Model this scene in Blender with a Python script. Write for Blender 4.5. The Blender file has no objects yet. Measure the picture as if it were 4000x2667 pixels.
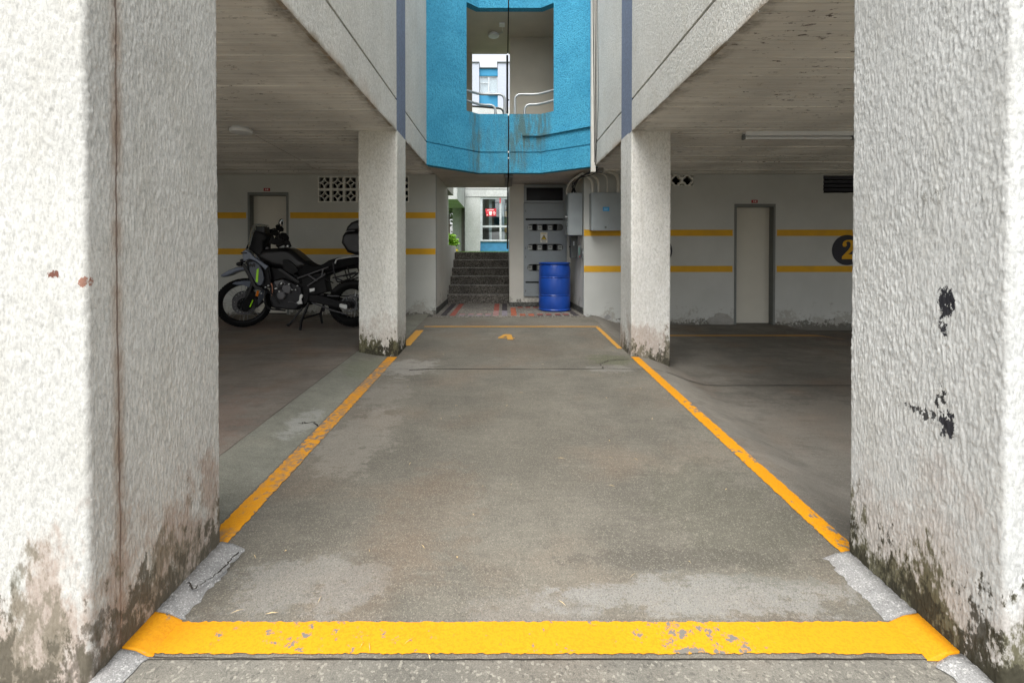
import bpy, bmesh, math, random
import numpy as np
from mathutils import Vector, Matrix

random.seed(7)
R = math.radians
SC = bpy.context.scene
COL = SC.collection

# ------------------------------------------------------------------ camera, sky, sun, exposure
EYE = 1.309                       # eye height; z = 0 is the driveway level under the camera
cam = bpy.data.cameras.new('camera')
cam.sensor_width = 36.0
cam.lens = 36.0 * 1050 / 2352
cam.shift_x = 0.0072
cam.shift_y = -0.0821
cam.clip_start = 0.05
cam.clip_end = 2000
camo = bpy.data.objects.new('camera', cam)
camo.location = (0, 0, EYE)
camo.rotation_euler = (R(90 - 0.65), 0, 0)
COL.objects.link(camo)
SC.camera = camo

SUN_EL, SUN_AZ = 62, 200          # azimuth: 180 = behind the camera, 205 = behind and to the left
w = bpy.data.worlds.new('World'); SC.world = w; w.use_nodes = True
wn = w.node_tree.nodes; wl = w.node_tree.links
bg = wn['Background']
sky = wn.new('ShaderNodeTexSky'); sky.sky_type = 'NISHITA'; sky.sun_disc = False
sky.sun_elevation = R(SUN_EL); sky.sun_rotation = R(SUN_AZ)
sky.air_density = 1.0; sky.dust_density = 4.0; sky.ozone_density = 1.0
hs = wn.new('ShaderNodeHueSaturation'); hs.inputs['Saturation'].default_value = 0.22
wl.new(sky.outputs[0], hs.inputs['Color']); wl.new(hs.outputs[0], bg.inputs['Color'])
bg.inputs['Strength'].default_value = 0.125
sl = bpy.data.lights.new('sun', 'SUN'); sl.energy = 1.0; sl.angle = R(50); sl.color = (1, .975, .93)
so = bpy.data.objects.new('sun', sl); COL.objects.link(so)
az = R(SUN_AZ)
sd = Vector((math.sin(az) * math.cos(R(SUN_EL)), math.cos(az) * math.cos(R(SUN_EL)), math.sin(R(SUN_EL))))
so.rotation_euler = sd.to_track_quat('Z', 'Y').to_euler(); so.location = sd * 30
SC.view_settings.view_transform = 'Standard'; SC.view_settings.look = 'None'
SC.view_settings.exposure = 1.55; SC.view_settings.gamma = 1.0
SC.render.engine = 'CYCLES'
cy = SC.cycles
cy.use_denoising = True
try: cy.denoiser = 'OPENIMAGEDENOISE'
except Exception: pass
cy.max_bounces = 10; cy.diffuse_bounces = 7; cy.glossy_bounces = 3; cy.transmission_bounces = 6; cy.transparent_max_bounces = 12
cy.caustics_reflective = False; cy.caustics_refractive = False; cy.sample_clamp_indirect = 5

# ------------------------------------------------------------------ helpers
F = 1050.0
def P(px, py, d):                 # a point seen in the photo at (px, py) standing d metres into the place
    return Vector(((px - 1159) / F * d, d, EYE + (579 - py) / F * d))

WO = {}
def link(o, parent=None):
    COL.objects.link(o)
    if parent is not None: o.parent = parent
    return o
def empty(name, loc, label, cat, group=None):
    o = bpy.data.objects.new(name, None); o.location = loc; o.empty_display_size = .1
    link(o); WO[o.name] = Vector(loc)
    o['label'] = label; o['category'] = cat
    if group: o['group'] = group
    return o
def tag(o, label, cat, group=None):
    o['label'] = label; o['category'] = cat
    if group: o['group'] = group
    return o
def mobj(name, verts, faces, mat, parent=None, smooth=False, kind=None):
    verts = [Vector(v) for v in verts]
    if parent is not None: org = WO[parent.name]
    else:
        xs = [v.x for v in verts]; ys = [v.y for v in verts]; zs = [v.z for v in verts]
        org = Vector(((min(xs) + max(xs)) / 2, (min(ys) + max(ys)) / 2, min(zs)))
    me = bpy.data.meshes.new(name)
    me.from_pydata([tuple(v - org) for v in verts], [], faces); me.update()
    if mat: me.materials.append(mat)
    if smooth is True: me.shade_smooth()
    elif smooth:
        me.shade_smooth(); me.set_sharp_from_angle(angle=R(smooth))
    o = bpy.data.objects.new(name, me)
    if parent is None: o.location = org
    link(o, parent); WO[o.name] = org
    if kind: o['kind'] = kind
    return o
def bm_to(bm, name, mat, parent=None, smooth=False, kind=None, wn=False):
    bmesh.ops.recalc_face_normals(bm, faces=bm.faces)
    bm.verts.index_update()
    v = [p.co.copy() for p in bm.verts]; f = [[q.index for q in p.verts] for p in bm.faces]
    bm.free()
    o = mobj(name, v, f, mat, parent, smooth, kind)
    if wn: o.modifiers.new('normals', 'WEIGHTED_NORMAL').keep_sharp = True
    return o
def bmbox(bm, x0, x1, y0, y1, z0, z1, bev=0, seg=2):
    vs = [bm.verts.new(c) for c in ((x0,y0,z0),(x1,y0,z0),(x1,y1,z0),(x0,y1,z0),(x0,y0,z1),(x1,y0,z1),(x1,y1,z1),(x0,y1,z1))]
    fs = [bm.faces.new([vs[i] for i in q]) for q in ((0,3,2,1),(4,5,6,7),(0,1,5,4),(1,2,6,5),(2,3,7,6),(3,0,4,7))]
    if bev:
        es = list({e for f in fs for e in f.edges})
        bmesh.ops.bevel(bm, geom=es, offset=bev, segments=seg, profile=.5, affect='EDGES')
def box(name, x0, x1, y0, y1, z0, z1, mat, parent=None, bev=0, kind=None, seg=2):
    bm = bmesh.new(); bmbox(bm, x0, x1, y0, y1, z0, z1, bev, seg)
    return bm_to(bm, name, mat, parent, 40 if bev else False, kind, bool(bev))
def prism(name, pts, fn, t0, t1, mat, parent=None, bev=0, seg=3, smooth=45, kind=None):
    """polygon pts (2D) extruded from t0 to t1; fn(u, v, t) gives the point in the place"""
    bm = bmesh.new()
    a = [bm.verts.new(fn(u, v, t0)) for u, v in pts]; b = [bm.verts.new(fn(u, v, t1)) for u, v in pts]
    n = len(pts); bm.faces.new(a); bm.faces.new(b[::-1])
    for i in range(n): bm.faces.new([a[i], b[i], b[(i + 1) % n], a[(i + 1) % n]])
    bmesh.ops.recalc_face_normals(bm, faces=bm.faces)
    if bev:
        cap = [e for e in bm.edges if all(v in a for v in e.verts) or all(v in b for v in e.verts)]
        bmesh.ops.bevel(bm, geom=cap, offset=bev, segments=seg, profile=.5, affect='EDGES', clamp_overlap=True)
    return bm_to(bm, name, mat, parent, smooth, kind, bool(bev))
def round_path(pts, r=.05, n=5):
    pts = [Vector(p) for p in pts]; out = [pts[0]]
    for i in range(1, len(pts) - 1):
        a, b, c = pts[i - 1], pts[i], pts[i + 1]
        ra = min(r, (a - b).length * .49); rc = min(r, (c - b).length * .49)
        p, q = b + (a - b).normalized() * ra, b + (c - b).normalized() * rc
        for k in range(n + 1):
            t = k / n; out.append(p * (1 - t) ** 2 + b * 2 * t * (1 - t) + q * t * t)
    out.append(pts[-1]); return out
def bmtube(bm, pts, r, seg=8, cap=True):
    pts = [Vector(p) for p in pts]; rings = []
    n = len(pts); up = Vector((0, 0, 1))
    for i, p in enumerate(pts):
        t = (pts[min(i + 1, n - 1)] - pts[max(i - 1, 0)]).normalized()
        u = up - t * up.dot(t)
        if u.length < .15: u = Vector((1, 0, 0)) - t * t.x
        u.normalize(); up = u; v = t.cross(u)
        rr = r[i] if isinstance(r, (list, tuple)) else r
        rings.append([bm.verts.new(p + (u * math.cos(k * 2 * math.pi / seg) + v * math.sin(k * 2 * math.pi / seg)) * rr) for k in range(seg)])
    for i in range(n - 1):
        for k in range(seg):
            bm.faces.new([rings[i][k], rings[i][(k + 1) % seg], rings[i + 1][(k + 1) % seg], rings[i + 1][k]])
    if cap: bm.faces.new(rings[0][::-1]); bm.faces.new(rings[-1])
def tube(name, pts, r, mat, parent=None, seg=10, rnd=0, kind=None):
    if rnd: pts = round_path(pts, rnd)
    bm = bmesh.new(); bmtube(bm, pts, r, seg)
    return bm_to(bm, name, mat, parent, 50, kind)
def lathe(name, prof, mat, origin, axis='Z', seg=40, parent=None, smooth=35, kind=None):
    """profile of (radius, height) turned about an axis through origin"""
    bm = bmesh.new(); o = Vector(origin); rings = []
    def put(r, h, a):
        c, s = r * math.cos(a), r * math.sin(a)
        return o + (Vector((c, s, h)) if axis == 'Z' else Vector((c, h, s)) if axis == 'Y' else Vector((h, c, s)))
    for r, h in prof:
        rings.append([bm.verts.new(put(max(r, 1e-4), h, 2 * math.pi * k / seg)) for k in range(seg)])
    for i in range(len(prof) - 1):
        for k in range(seg):
            bm.faces.new([rings[i][k], rings[i][(k + 1) % seg], rings[i + 1][(k + 1) % seg], rings[i + 1][k]])
    bm.faces.new(rings[0]); bm.faces.new(rings[-1])
    bmesh.ops.remove_doubles(bm, verts=bm.verts, dist=1e-5)
    return bm_to(bm, name, mat, parent, smooth, kind)
def fill(name, loops, fn, depth, mat, parent=None, smooth=False, kind=None, res=0, bev=0):
    """flat plate with holes: 2D loops (outer first), fn(u, v, t) -> place; t runs 0 .. depth"""
    cu = bpy.data.curves.new('tmp', 'CURVE'); cu.dimensions = '2D'; cu.fill_mode = 'BOTH'; cu.extrude = .5
    for lp in loops:
        s = cu.splines.new('POLY'); s.points.add(len(lp) - 1); s.use_cyclic_u = True
        for i, (u, v) in enumerate(lp): s.points[i].co = (u, v, 0, 1)
    ob = bpy.data.objects.new('tmp', cu)
    me = bpy.data.meshes.new_from_object(ob)
    v = [fn(p.co.x, p.co.y, (p.co.z + .5) * depth) for p in me.vertices]; f = [list(p.vertices) for p in me.polygons]
    bpy.data.objects.remove(ob); bpy.data.curves.remove(cu); bpy.data.meshes.remove(me)
    bm = bmesh.new(); bv = [bm.verts.new(p) for p in v]
    for q in f:
        try: bm.faces.new([bv[i] for i in q])
        except Exception: pass
    bmesh.ops.remove_doubles(bm, verts=bm.verts, dist=1e-5)
    return bm_to(bm, name, mat, parent, smooth, kind)
def rect(u0, u1, v0, v1): return [(u0, v0), (u1, v0), (u1, v1), (u0, v1)]
def circ(u, v, r, n=24, a0=0, a1=360, rv=None):
    rv = rv or r
    m = n if a1 - a0 >= 360 else n + 1
    return [(u + r * math.cos(R(a0 + (a1 - a0) * k / n)), v + rv * math.sin(R(a0 + (a1 - a0) * k / n))) for k in range(m)]
def inst(name, me, loc, parent=None, rot=(0, 0, 0)):
    o = bpy.data.objects.new(name, me)
    o.location = Vector(loc) - (WO[parent.name] if parent else Vector()); o.rotation_euler = rot
    link(o, parent); WO[o.name] = Vector(loc)
    return o

def hashn(ix, iy, iz, seed):
    h = (ix * 374761393 + iy * 668265263 + iz * 2147483647 + seed * 974634777) & 0xffffffff
    h = ((h ^ (h >> 13)) * 1274126177) & 0xffffffff
    return ((h ^ (h >> 16)) & 0xffff) / 65535.0
def vnoise(p, seed=0):            # value noise on an (n,3) array, 0 .. 1
    i = np.floor(p).astype(np.int64); f = p - i; f = f * f * (3 - 2 * f); out = 0
    for dx in (0, 1):
        for dy in (0, 1):
            for dz in (0, 1):
                wgt = (f[:, 0] if dx else 1 - f[:, 0]) * (f[:, 1] if dy else 1 - f[:, 1]) * (f[:, 2] if dz else 1 - f[:, 2])
                out = out + wgt * hashn(i[:, 0] + dx, i[:, 1] + dy, i[:, 2] + dz, seed)
    return out

# ------------------------------------------------------------------ materials
class Mt:
    def __init__(s, name, rough=.8, metal=0.0, spec=.3):
        s.m = bpy.data.materials.new(name); s.m.use_nodes = True
        s.t = s.m.node_tree; s.b = s.t.nodes['Principled BSDF']
        s.b.inputs['Roughness'].default_value = rough; s.b.inputs['Metallic'].default_value = metal
        s.b.inputs['Specular IOR Level'].default_value = spec
        s._p = None
    def n(s, ty, **kw):
        d = s.t.nodes.new('ShaderNode' + ty)
        for k, v in kw.items(): setattr(d, k, v)
        return d
    def put(s, sock, v):
        if v is None: return
        if hasattr(v, 'links') or isinstance(v, bpy.types.NodeSocket): s.t.links.new(v, sock)
        else: sock.default_value = v
    @property
    def pos(s):
        if s._p is None: s._p = s.n('NewGeometry').outputs['Position']
        return s._p
    def vec(s, scale=(1, 1, 1), off=(0, 0, 0)):
        d = s.n('Mapping'); s.put(d.inputs['Vector'], s.pos)
        d.inputs['Scale'].default_value = scale; d.inputs['Location'].default_value = off
        return d.outputs[0]
    def noise(s, scale=1, stretch=(1, 1, 1), detail=4, rough=.55, off=(0, 0, 0), dist=0):
        d = s.n('TexNoise'); s.put(d.inputs['Vector'], s.vec(stretch, off))
        d.inputs['Scale'].default_value = scale; d.inputs['Detail'].default_value = detail
        d.inputs['Roughness'].default_value = rough; d.inputs['Distortion'].default_value = dist
        return d.outputs[0]
    def voro(s, scale=1, stretch=(1, 1, 1), out='Distance', feature='F1'):
        d = s.n('TexVoronoi', feature=feature); s.put(d.inputs['Vector'], s.vec(stretch)); d.inputs['Scale'].default_value = scale
        return d.outputs[out]
    def step(s, v, a, b, lo=0.0, hi=1.0):
        d = s.n('MapRange', interpolation_type='SMOOTHSTEP')
        s.put(d.inputs[0], v); d.inputs[1].default_value = a; d.inputs[2].default_value = b
        d.inputs[3].default_value = lo; d.inputs[4].default_value = hi
        return d.outputs[0]
    def math(s, op, a, b=0.0):
        d = s.n('Math', operation=op); s.put(d.inputs[0], a); s.put(d.inputs[1], b); return d.outputs[0]
    def mix(s, f, a, b):
        d = s.n('Mix', data_type='RGBA'); s.put(d.inputs[0], f)
        for k, v in ((6, a), (7, b)):
            if isinstance(v, tuple): v = (*v[:3], 1)
            s.put(d.inputs[k], v)
        return d.outputs[2]
    def xyz(s):
        d = s.n('SeparateXYZ'); s.put(d.inputs[0], s.pos); return d.outputs
    def blob(s, c, r, edge=.35, nscale=6, namt=.6):      # irregular stain about c with radii r
        d = s.n('VectorMath', operation='SUBTRACT'); s.put(d.inputs[0], s.pos); d.inputs[1].default_value = c
        e = s.n('VectorMath', operation='DIVIDE'); s.put(e.inputs[0], d.outputs[0]); e.inputs[1].default_value = r
        l = s.n('VectorMath', operation='LENGTH'); s.put(l.inputs[0], e.outputs[0])
        q = s.math('ADD', l.outputs['Value'], s.math('MULTIPLY', s.math('SUBTRACT', s.noise(nscale, detail=5), .5), namt * 2))
        return s.step(q, 1 + edge, 1 - edge)
    def bump(s, h, strength=.5, dist=.005):
        d = s.n('Bump'); s.put(d.inputs['Height'], h); d.inputs['Strength'].default_value = strength; d.inputs['Distance'].default_value = dist
        s.t.links.new(d.outputs[0], s.b.inputs['Normal']); return d
    def col(s, c):
        if isinstance(c, tuple): c = (*c[:3], 1)
        s.put(s.b.inputs['Base Color'], c); return s.m
    def rgh(s, v): s.put(s.b.inputs['Roughness'], v)

def plain(name, c, rough=.6, metal=0.0, spec=.4, var=.12, scale=9, bump=0.0):
    m = Mt(name, rough, metal, spec)
    n = m.noise(scale, detail=5)
    d = tuple(x * (1 - var) for x in c); e = tuple(min(1, x * (1 + var)) for x in c)
    m.rgh(m.step(n, .2, .8, max(.03, rough - .08), min(1, rough + .1)))
    if bump: m.bump(m.noise(scale * 14, detail=3), bump, .002)
    return m.col(m.mix(m.step(n, .3, .7), d, e))

def stucco(name, c, base_z=None, moss=0.0, bump=.55, dist=.006, grain=1.0, spots=None, seam=None, drip=0.0, edge_z=None, brown=.5, moss_h=.5, speck=.45):
    m = Mt(name, .88, 0, .2)
    g = m.noise(1, (120 * grain, 120 * grain, 46 * grain), 3, .6)
    f = m.noise(150 * grain, detail=2)
    h = m.math('ADD', m.step(g, .36, .62), m.math('MULTIPLY', f, .35))
    m.bump(h, bump, dist)
    big = m.noise(1.6, (1, 1, .6), 5); mid = m.noise(7, (1, 1, .35), 5)
    k = m.mix(m.step(big, .3, .7), tuple(x * .9 for x in c), tuple(min(.86, x * 1.05) for x in c))
    k = m.mix(m.math('MULTIPLY', m.step(mid, .45, .75), .22), k, (c[0] * .7, c[1] * .66, c[2] * .56))
    k = m.mix(m.step(g, .34, .46, .5, 0), k, tuple(x * .5 for x in c))
    k = m.mix(m.step(f, .36, .46, .35, 0), k, tuple(x * .6 for x in c))
    spk = m.noise(52 * grain, (1, 1, .6), 4, .75)
    k = m.mix(m.step(spk, .50, .64, 0, speck), k, tuple(x * .62 for x in c)); k = m.mix(m.step(spk, .48, .36, 0, speck * .8), k, tuple(min(.85, x * 1.3) for x in c))
    z = m.xyz()[2]
    if drip:
        dr = m.noise(1, (26, 26, .9), 4)
        k = m.mix(m.math('MULTIPLY', m.step(dr, .55, .78), drip), k, (.2, .17, .12))
    if seam:                      # stained vertical joint: (y, half width)
        yy = m.math('ABSOLUTE', m.math('SUBTRACT', m.math('ADD', m.xyz()[1], m.math('MULTIPLY', m.noise(3.2, (0, 0, 1)), .02)), seam[0] + .01))
        brk = m.step(m.noise(5, (0, 0, 1), 3), .3, .62)
        s1 = m.math('MULTIPLY', m.step(yy, seam[1], seam[1] * .15), brk)
        k = m.mix(m.math('MULTIPLY', s1, .75), k, (.27, .19, .13))
        s2 = m.step(yy, .0042, .0022)
        k = m.mix(m.math('MULTIPLY', s2, .8), k, (.13, .09, .07))
    if moss:
        rel = m.math('SUBTRACT', z, base_z)
        nb = m.noise(5, (1, 1, .55), 6, .62); nb2 = m.noise(8, (1, 1, .4), 6, .65, (3, 7, 1)); nf = m.noise(34, (1, 1, .5), 4, .7)
        rn = m.math('DIVIDE', rel, moss_h)
        def front(n1, a1, n2, a2): return m.math('ADD', rn, m.math('ADD', m.math('MULTIPLY', m.math('SUBTRACT', n1, .5), a1), m.math('MULTIPLY', m.math('SUBTRACT', n2, .5), a2)))
        k = m.mix(m.step(front(nb, 3.4, nf, 1.4), 1.15, .55, 0, brown), k, (.31, .215, .16))
        k = m.mix(m.step(front(nb2, 2.6, nf, 2.2), .62, .22, 0, moss), k, (.085, .08, .038))
        k = m.mix(m.step(front(nb, -2.0, nf, 2.6), .34, .08, 0, moss), k, (.04, .037, .025))
        fd = m.math('ADD', rel, m.math('MULTIPLY', m.math('SUBTRACT', nf, .5), .16))
        k = m.mix(m.step(fd, .05, -.01, 0, .75 * moss), k, (.045, .04, .028))
    if edge_z is not None:        # rust and algae along the lower arris
        q = m.math('ADD', m.math('SUBTRACT', z, edge_z), m.math('MULTIPLY', m.math('SUBTRACT', m.noise(4, detail=6), .5), .16))
        k = m.mix(m.step(q, .05, -.03, 0, .8), k, (.20, .14, .07))
        q2 = m.math('ADD', m.math('SUBTRACT', z, edge_z), m.math('MULTIPLY', m.math('SUBTRACT', m.noise(1.3, detail=6, off=(5, 2, 0)), .5), 1.0))
        k = m.mix(m.step(q2, .05, -.25, 0, .5), k, (.40, .27, .17))
    for c0, r0, th, cc in (spots or []):
        bl = m.blob(c0, r0, .8, 5, .1)
        q = m.math('ADD', m.math('MULTIPLY', bl, .9), m.math('MULTIPLY', m.math('SUBTRACT', m.noise(1, (60, 60, 38), 6, .68), th), 4.5))
        k = m.mix(m.math('MULTIPLY', m.step(q, .62, .78), m.step(bl, .02, .12)), k, cc)
    return m.col(k)

def painted(name, c, wear=.25, wearcol=(.17, .155, .13), rough=.7, scale=1.0, faded=None):
    m = Mt(name, rough, 0, .3)
    n = m.noise(26 * scale, detail=8, rough=.7); n2 = m.noise(2.2 * scale, detail=5); n3 = m.noise(120, detail=2)
    s = m.math('ADD', m.math('MULTIPLY', n, .7), m.math('MULTIPLY', n2, .5))
    k = m.mix(m.step(n2, .3, .7), tuple(x * .9 for x in c), c)
    k = m.mix(m.step(n3, .48, .60, 0, .38), k, (c[0] * .8, c[1] * .62, c[2] * .9))
    k = m.mix(m.step(m.noise(310, detail=2), .42, .34, 0, .4), k, (c[0] * .62, c[1] * .55, c[2] + .02))
    msk = m.step(s, .80 - .25 * wear, .84 - .25 * wear)
    if faded:
        for cc, rr, amt in faded:
            b = m.blob(cc, rr, .5, 4, .4)
            msk = m.math('MAXIMUM', msk, m.math('MULTIPLY', b, m.step(n, .50 - .1 * amt, .60 - .1 * amt, .15 * amt, amt)))
    k = m.mix(msk, k, wearcol)
    m.bump(m.math('ADD', n3, m.math('MULTIPLY', n, -.6)), .35, .002)
    return m.col(k)

def concrete(name, c, agg=.3, stains=(), streak=None, bump=.4, dark=.5, warm=.3, aggscale=230):
    m = Mt(name, .86, 0, .25)
    a = m.noise(.8, detail=6, rough=.6); b = m.noise(3.1, detail=7, rough=.65, off=(4, 2, 0)); d = m.noise(14, detail=6, rough=.7)
    k = m.mix(m.step(a, .3, .72), tuple(x * (1 - dark * .55) for x in c), tuple(min(.8, x * 1.2) for x in c))
    k = m.mix(m.math('MULTIPLY', m.step(b, .42, .68), dark), k, tuple(x * .5 for x in c))
    k = m.mix(m.math('MULTIPLY', m.step(m.noise(1.7, detail=5, off=(9, 1, 0)), .48, .7), warm), k, (c[0] * 1.12, c[1] * .8, c[2] * .62))
    k = m.mix(m.math('MULTIPLY', m.step(d, .45, .75), .35), k, tuple(x * .62 for x in c))
    if streak:
        st = m.noise(1, streak, 5, .6)
        k = m.mix(m.math('MULTIPLY', m.step(st, .45, .7), .55), k, tuple(x * .5 for x in c))
    br = m.noise(1, (5, 42, 1), 5, .65); mot = m.noise(32, detail=5, rough=.7)
    k = m.mix(m.step(br, .52, .66, 0, .26), k, tuple(x * .55 for x in c)); k = m.mix(m.step(br, .47, .36, 0, .18), k, tuple(x * 1.4 for x in c))
    stn = m.noise(5.5, (1, 1.7, 1), 12, .74, (1, 5, 0))
    for cc, rr, kc, amt in stains:
        bl = m.blob(cc, rr, .7, 3.2, .3)
        q = m.math('ADD', bl, m.math('MULTIPLY', m.math('SUBTRACT', stn, .5), 3.4))
        q = m.math('ADD', q, m.math('MULTIPLY', m.math('SUBTRACT', mot, .5), 1.1))
        k = m.mix(m.step(q, .40, .85, 0, amt * .75), k, kc)
    k = m.mix(m.step(mot, .55, .72, 0, .28), k, tuple(x * .6 for x in c)); k = m.mix(m.step(mot, .45, .30, 0, .22), k, tuple(x * 1.5 for x in c))
    v = m.voro(aggscale, out='Color'); sp = m.n('SeparateColor'); m.put(sp.inputs[0], v)
    k = m.mix(m.step(sp.outputs[0], .80, .97, 0, agg), k, (c[0] * 2.1, c[1] * 2.1, c[2] * 2.05))
    k = m.mix(m.step(sp.outputs[1], .85, .98, 0, agg), k, (c[0] * .3, c[1] * .3, c[2] * .3))
    fine = m.noise(240, detail=3, rough=.7)
    k = m.mix(m.step(fine, .40, .50, .45, 0), k, tuple(x * .45 for x in c)); k = m.mix(m.step(fine, .53, .66, 0, .3), k, tuple(x * 1.7 for x in c))
    h = m.math('ADD', m.noise(130, detail=3), m.math('MULTIPLY', d, .6))
    m.bump(h, bump, .003)
    return m.col(k)

def soffit_mat(name, c, stain_x):
    m = Mt(name, .9, 0, .15)
    a = m.noise(1, (1.3, 1.0, 1), 6); ln = m.noise(1, (.9, 34, 1), 4, .6); ln2 = m.noise(1, (2.5, 95, 1), 3, .6)
    k = m.mix(m.step(a, .3, .7), tuple(x * .82 for x in c), tuple(x * 1.12 for x in c))
    k = m.mix(m.math('MULTIPLY', m.step(ln, .42, .7), .5), k, tuple(x * .66 for x in c))
    k = m.mix(m.math('MULTIPLY', m.step(ln2, .55, .75), .3), k, tuple(min(.8, x * 1.35) for x in c))
    sp = m.noise(1, (10, 24, 1), 6, .72, (2, 3, 0)); cl = m.noise(1.3, detail=3, off=(7, 7, 0))
    k = m.mix(m.math('MULTIPLY', m.step(sp, .595, .65), m.step(cl, .38, .6, .35, .95)), k, (.075, .06, .05))
    for x0, amt in stain_x:       # algae and soot along the open edge of the slab
        q = m.math('ADD', m.math('ABSOLUTE', m.math('SUBTRACT', m.xyz()[0], x0)), m.math('MULTIPLY', m.math('SUBTRACT', m.noise(1, (5, 5, 1), 9, .74), .5), .62))
        k = m.mix(m.step(q, .15, -.10, 0, amt * .8), k, (.10, .08, .055))
    m.bump(m.math('ADD', ln, m.math('MULTIPLY', ln2, .7)), .5, .006)
    return m.col(k)

def granite(name, c):
    m = Mt(name, .75, 0, .2)
    v = m.n('SeparateColor'); m.put(v.inputs[0], m.voro(95, out='Color'))
    k = m.mix(m.step(v.outputs[0], .2, .9), tuple(x * .35 for x in c), tuple(x * 1.7 for x in c))
    k = m.mix(m.math('MULTIPLY', m.step(m.noise(2.4, detail=5), .4, .7), .6), k, tuple(x * .45 for x in c))
    m.bump(m.noise(90, detail=2), .25, .002)
    return m.col(k)

def glass(name, tint=(.9, .95, .97), fac=.12, rough=.03):
    m = Mt(name, rough)
    t = m.n('BsdfTransparent'); t.inputs[0].default_value = (*tint, 1)
    g = m.n('BsdfGlossy'); g.inputs['Roughness'].default_value = rough; g.inputs[0].default_value = (.9, .93, .95, 1)
    fr = m.n('LayerWeight'); fr.inputs[0].default_value = .35
    mx = m.n('MixShader'); m.put(mx.inputs[0], m.step(fr.outputs['Facing'], 0, 1, fac, .85))
    m.t.links.new(t.outputs[0], mx.inputs[1]); m.t.links.new(g.outputs[0], mx.inputs[2])
    m.t.links.new(mx.outputs[0], m.t.nodes['Material Output'].inputs['Surface'])
    return m.m

def foliage(name, c, var=.5):
    m = Mt(name, .55, 0, .3)
    ob = m.n('ObjectInfo'); n = m.noise(3.5, detail=4); n2 = m.noise(40, detail=1)
    k = m.mix(m.step(n, .3, .7), tuple(x * (1 - var) for x in c), tuple(x * (1 + var) for x in c))
    k = m.mix(m.step(n2, .4, .7, 0, .5), k, (c[0] * 1.6, c[1] * 1.25, c[2] * .6))
    m.put(m.b.inputs['Subsurface Weight'], 0.0)
    return m.col(k)

WHITE = (.66, .655, .61)
M_NEAR_L = stucco('stucco_near_left', (.55, .55, .52), .04, .55, bump=.25, dist=.003, seam=(1.415, .035), brown=.6, moss_h=.40,
                  spots=[((-1.294, 1.31, 1.245), (.012, .03, .009), .40, (.16, .07, .05)), ((-1.212, 1.315, 1.226), (.012, .02, .014), .40, (.28, .15, .11))])
M_NEAR_R = stucco('stucco_near_right', (.545, .555, .54), .05, .9, bump=.25, dist=.003, brown=.25, moss_h=.40,
                  spots=[((1.41, 1.463, 1.150), (.03, .022, .035), .40, (.025, .025, .03)), ((1.41, 1.468, 1.085), (.03, .016, .05), .50, (.03, .03, .035)),
                         ((1.41, 1.47, .80), (.03, .035, .09), .55, (.035, .035, .035)), ((1.41, 1.53, .765), (.03, .09, .025), .53, (.05, .05, .05)),
                         ((1.41, 1.452, .765), (.03, .02, .035), .42, (.03, .03, .035)), ((1.41, 1.52, 1.50), (.03, .09, .05), .58, (.3, .3, .28))])
M_MID_L = stucco('stucco_mid_left', (.70, .695, .64), .145, .95, brown=.3, moss_h=.34, grain=.8, bump=.35, dist=.005)
M_MID_R = stucco('stucco_mid_right', (.70, .695, .655), .10, .7, brown=.55, moss_h=.34, grain=.8, drip=.25, bump=.35, dist=.005)
M_FACADE = stucco('stucco_facade', (.70, .695, .645), grain=.75, bump=.6, dist=.008, edge_z=2.653)
M_UPPER = stucco('stucco_upper', (.70, .695, .645), grain=.75, bump=.6, dist=.008)
M_BAND = stucco('stucco_bluegrey_band', (.20, .24, .33), grain=.75, bump=.5, dist=.006)
M_BLUE = Mt('blue_render', .8, 0, .25)
_g = M_BLUE.noise(55, (1, 1, .8), 3, .6); M_BLUE.bump(M_BLUE.step(_g, .35, .65), .6, .008)
_k = M_BLUE.mix(M_BLUE.step(M_BLUE.noise(2.2, detail=5), .3, .7), (.045, .29, .46), (.065, .35, .53))
_k = M_BLUE.mix(M_BLUE.step(_g, .36, .48, .55, 0), _k, (.015, .14, .24)); _h = M_BLUE.noise(38, (1, 1, .7), 4, .72); _k = M_BLUE.mix(M_BLUE.step(_h, .52, .64, 0, .5), _k, (.02, .18, .31)); _k = M_BLUE.mix(M_BLUE.step(_h, .46, .36, 0, .4), _k, (.09, .45, .62))
for _c, _r, _a in (((-.5, 7.76, 3.1), (.10, .3, .75), .75), ((-.2, 7.78, 3.0), (.42, .3, .7), .28), ((.22, 7.78, 3.25), (.2, .3, .62), .8), ((.42, 7.78, 3.4), (.3, .3, .42), .75), ((.64, 7.74, 3.5), (.14, .3, .36), .7)):
    _b = M_BLUE.blob(_c, _r, .45, 4.5, .5)
    _d = M_BLUE.step(M_BLUE.noise(1, (13, 13, 2.2), 8, .68), .38, .60, .1, 1)
    _k = M_BLUE.mix(M_BLUE.math('MULTIPLY', M_BLUE.math('MULTIPLY', _b, _d), _a), _k, (.085, .15, .15))
M_BLUE = M_BLUE.col(_k)
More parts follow.
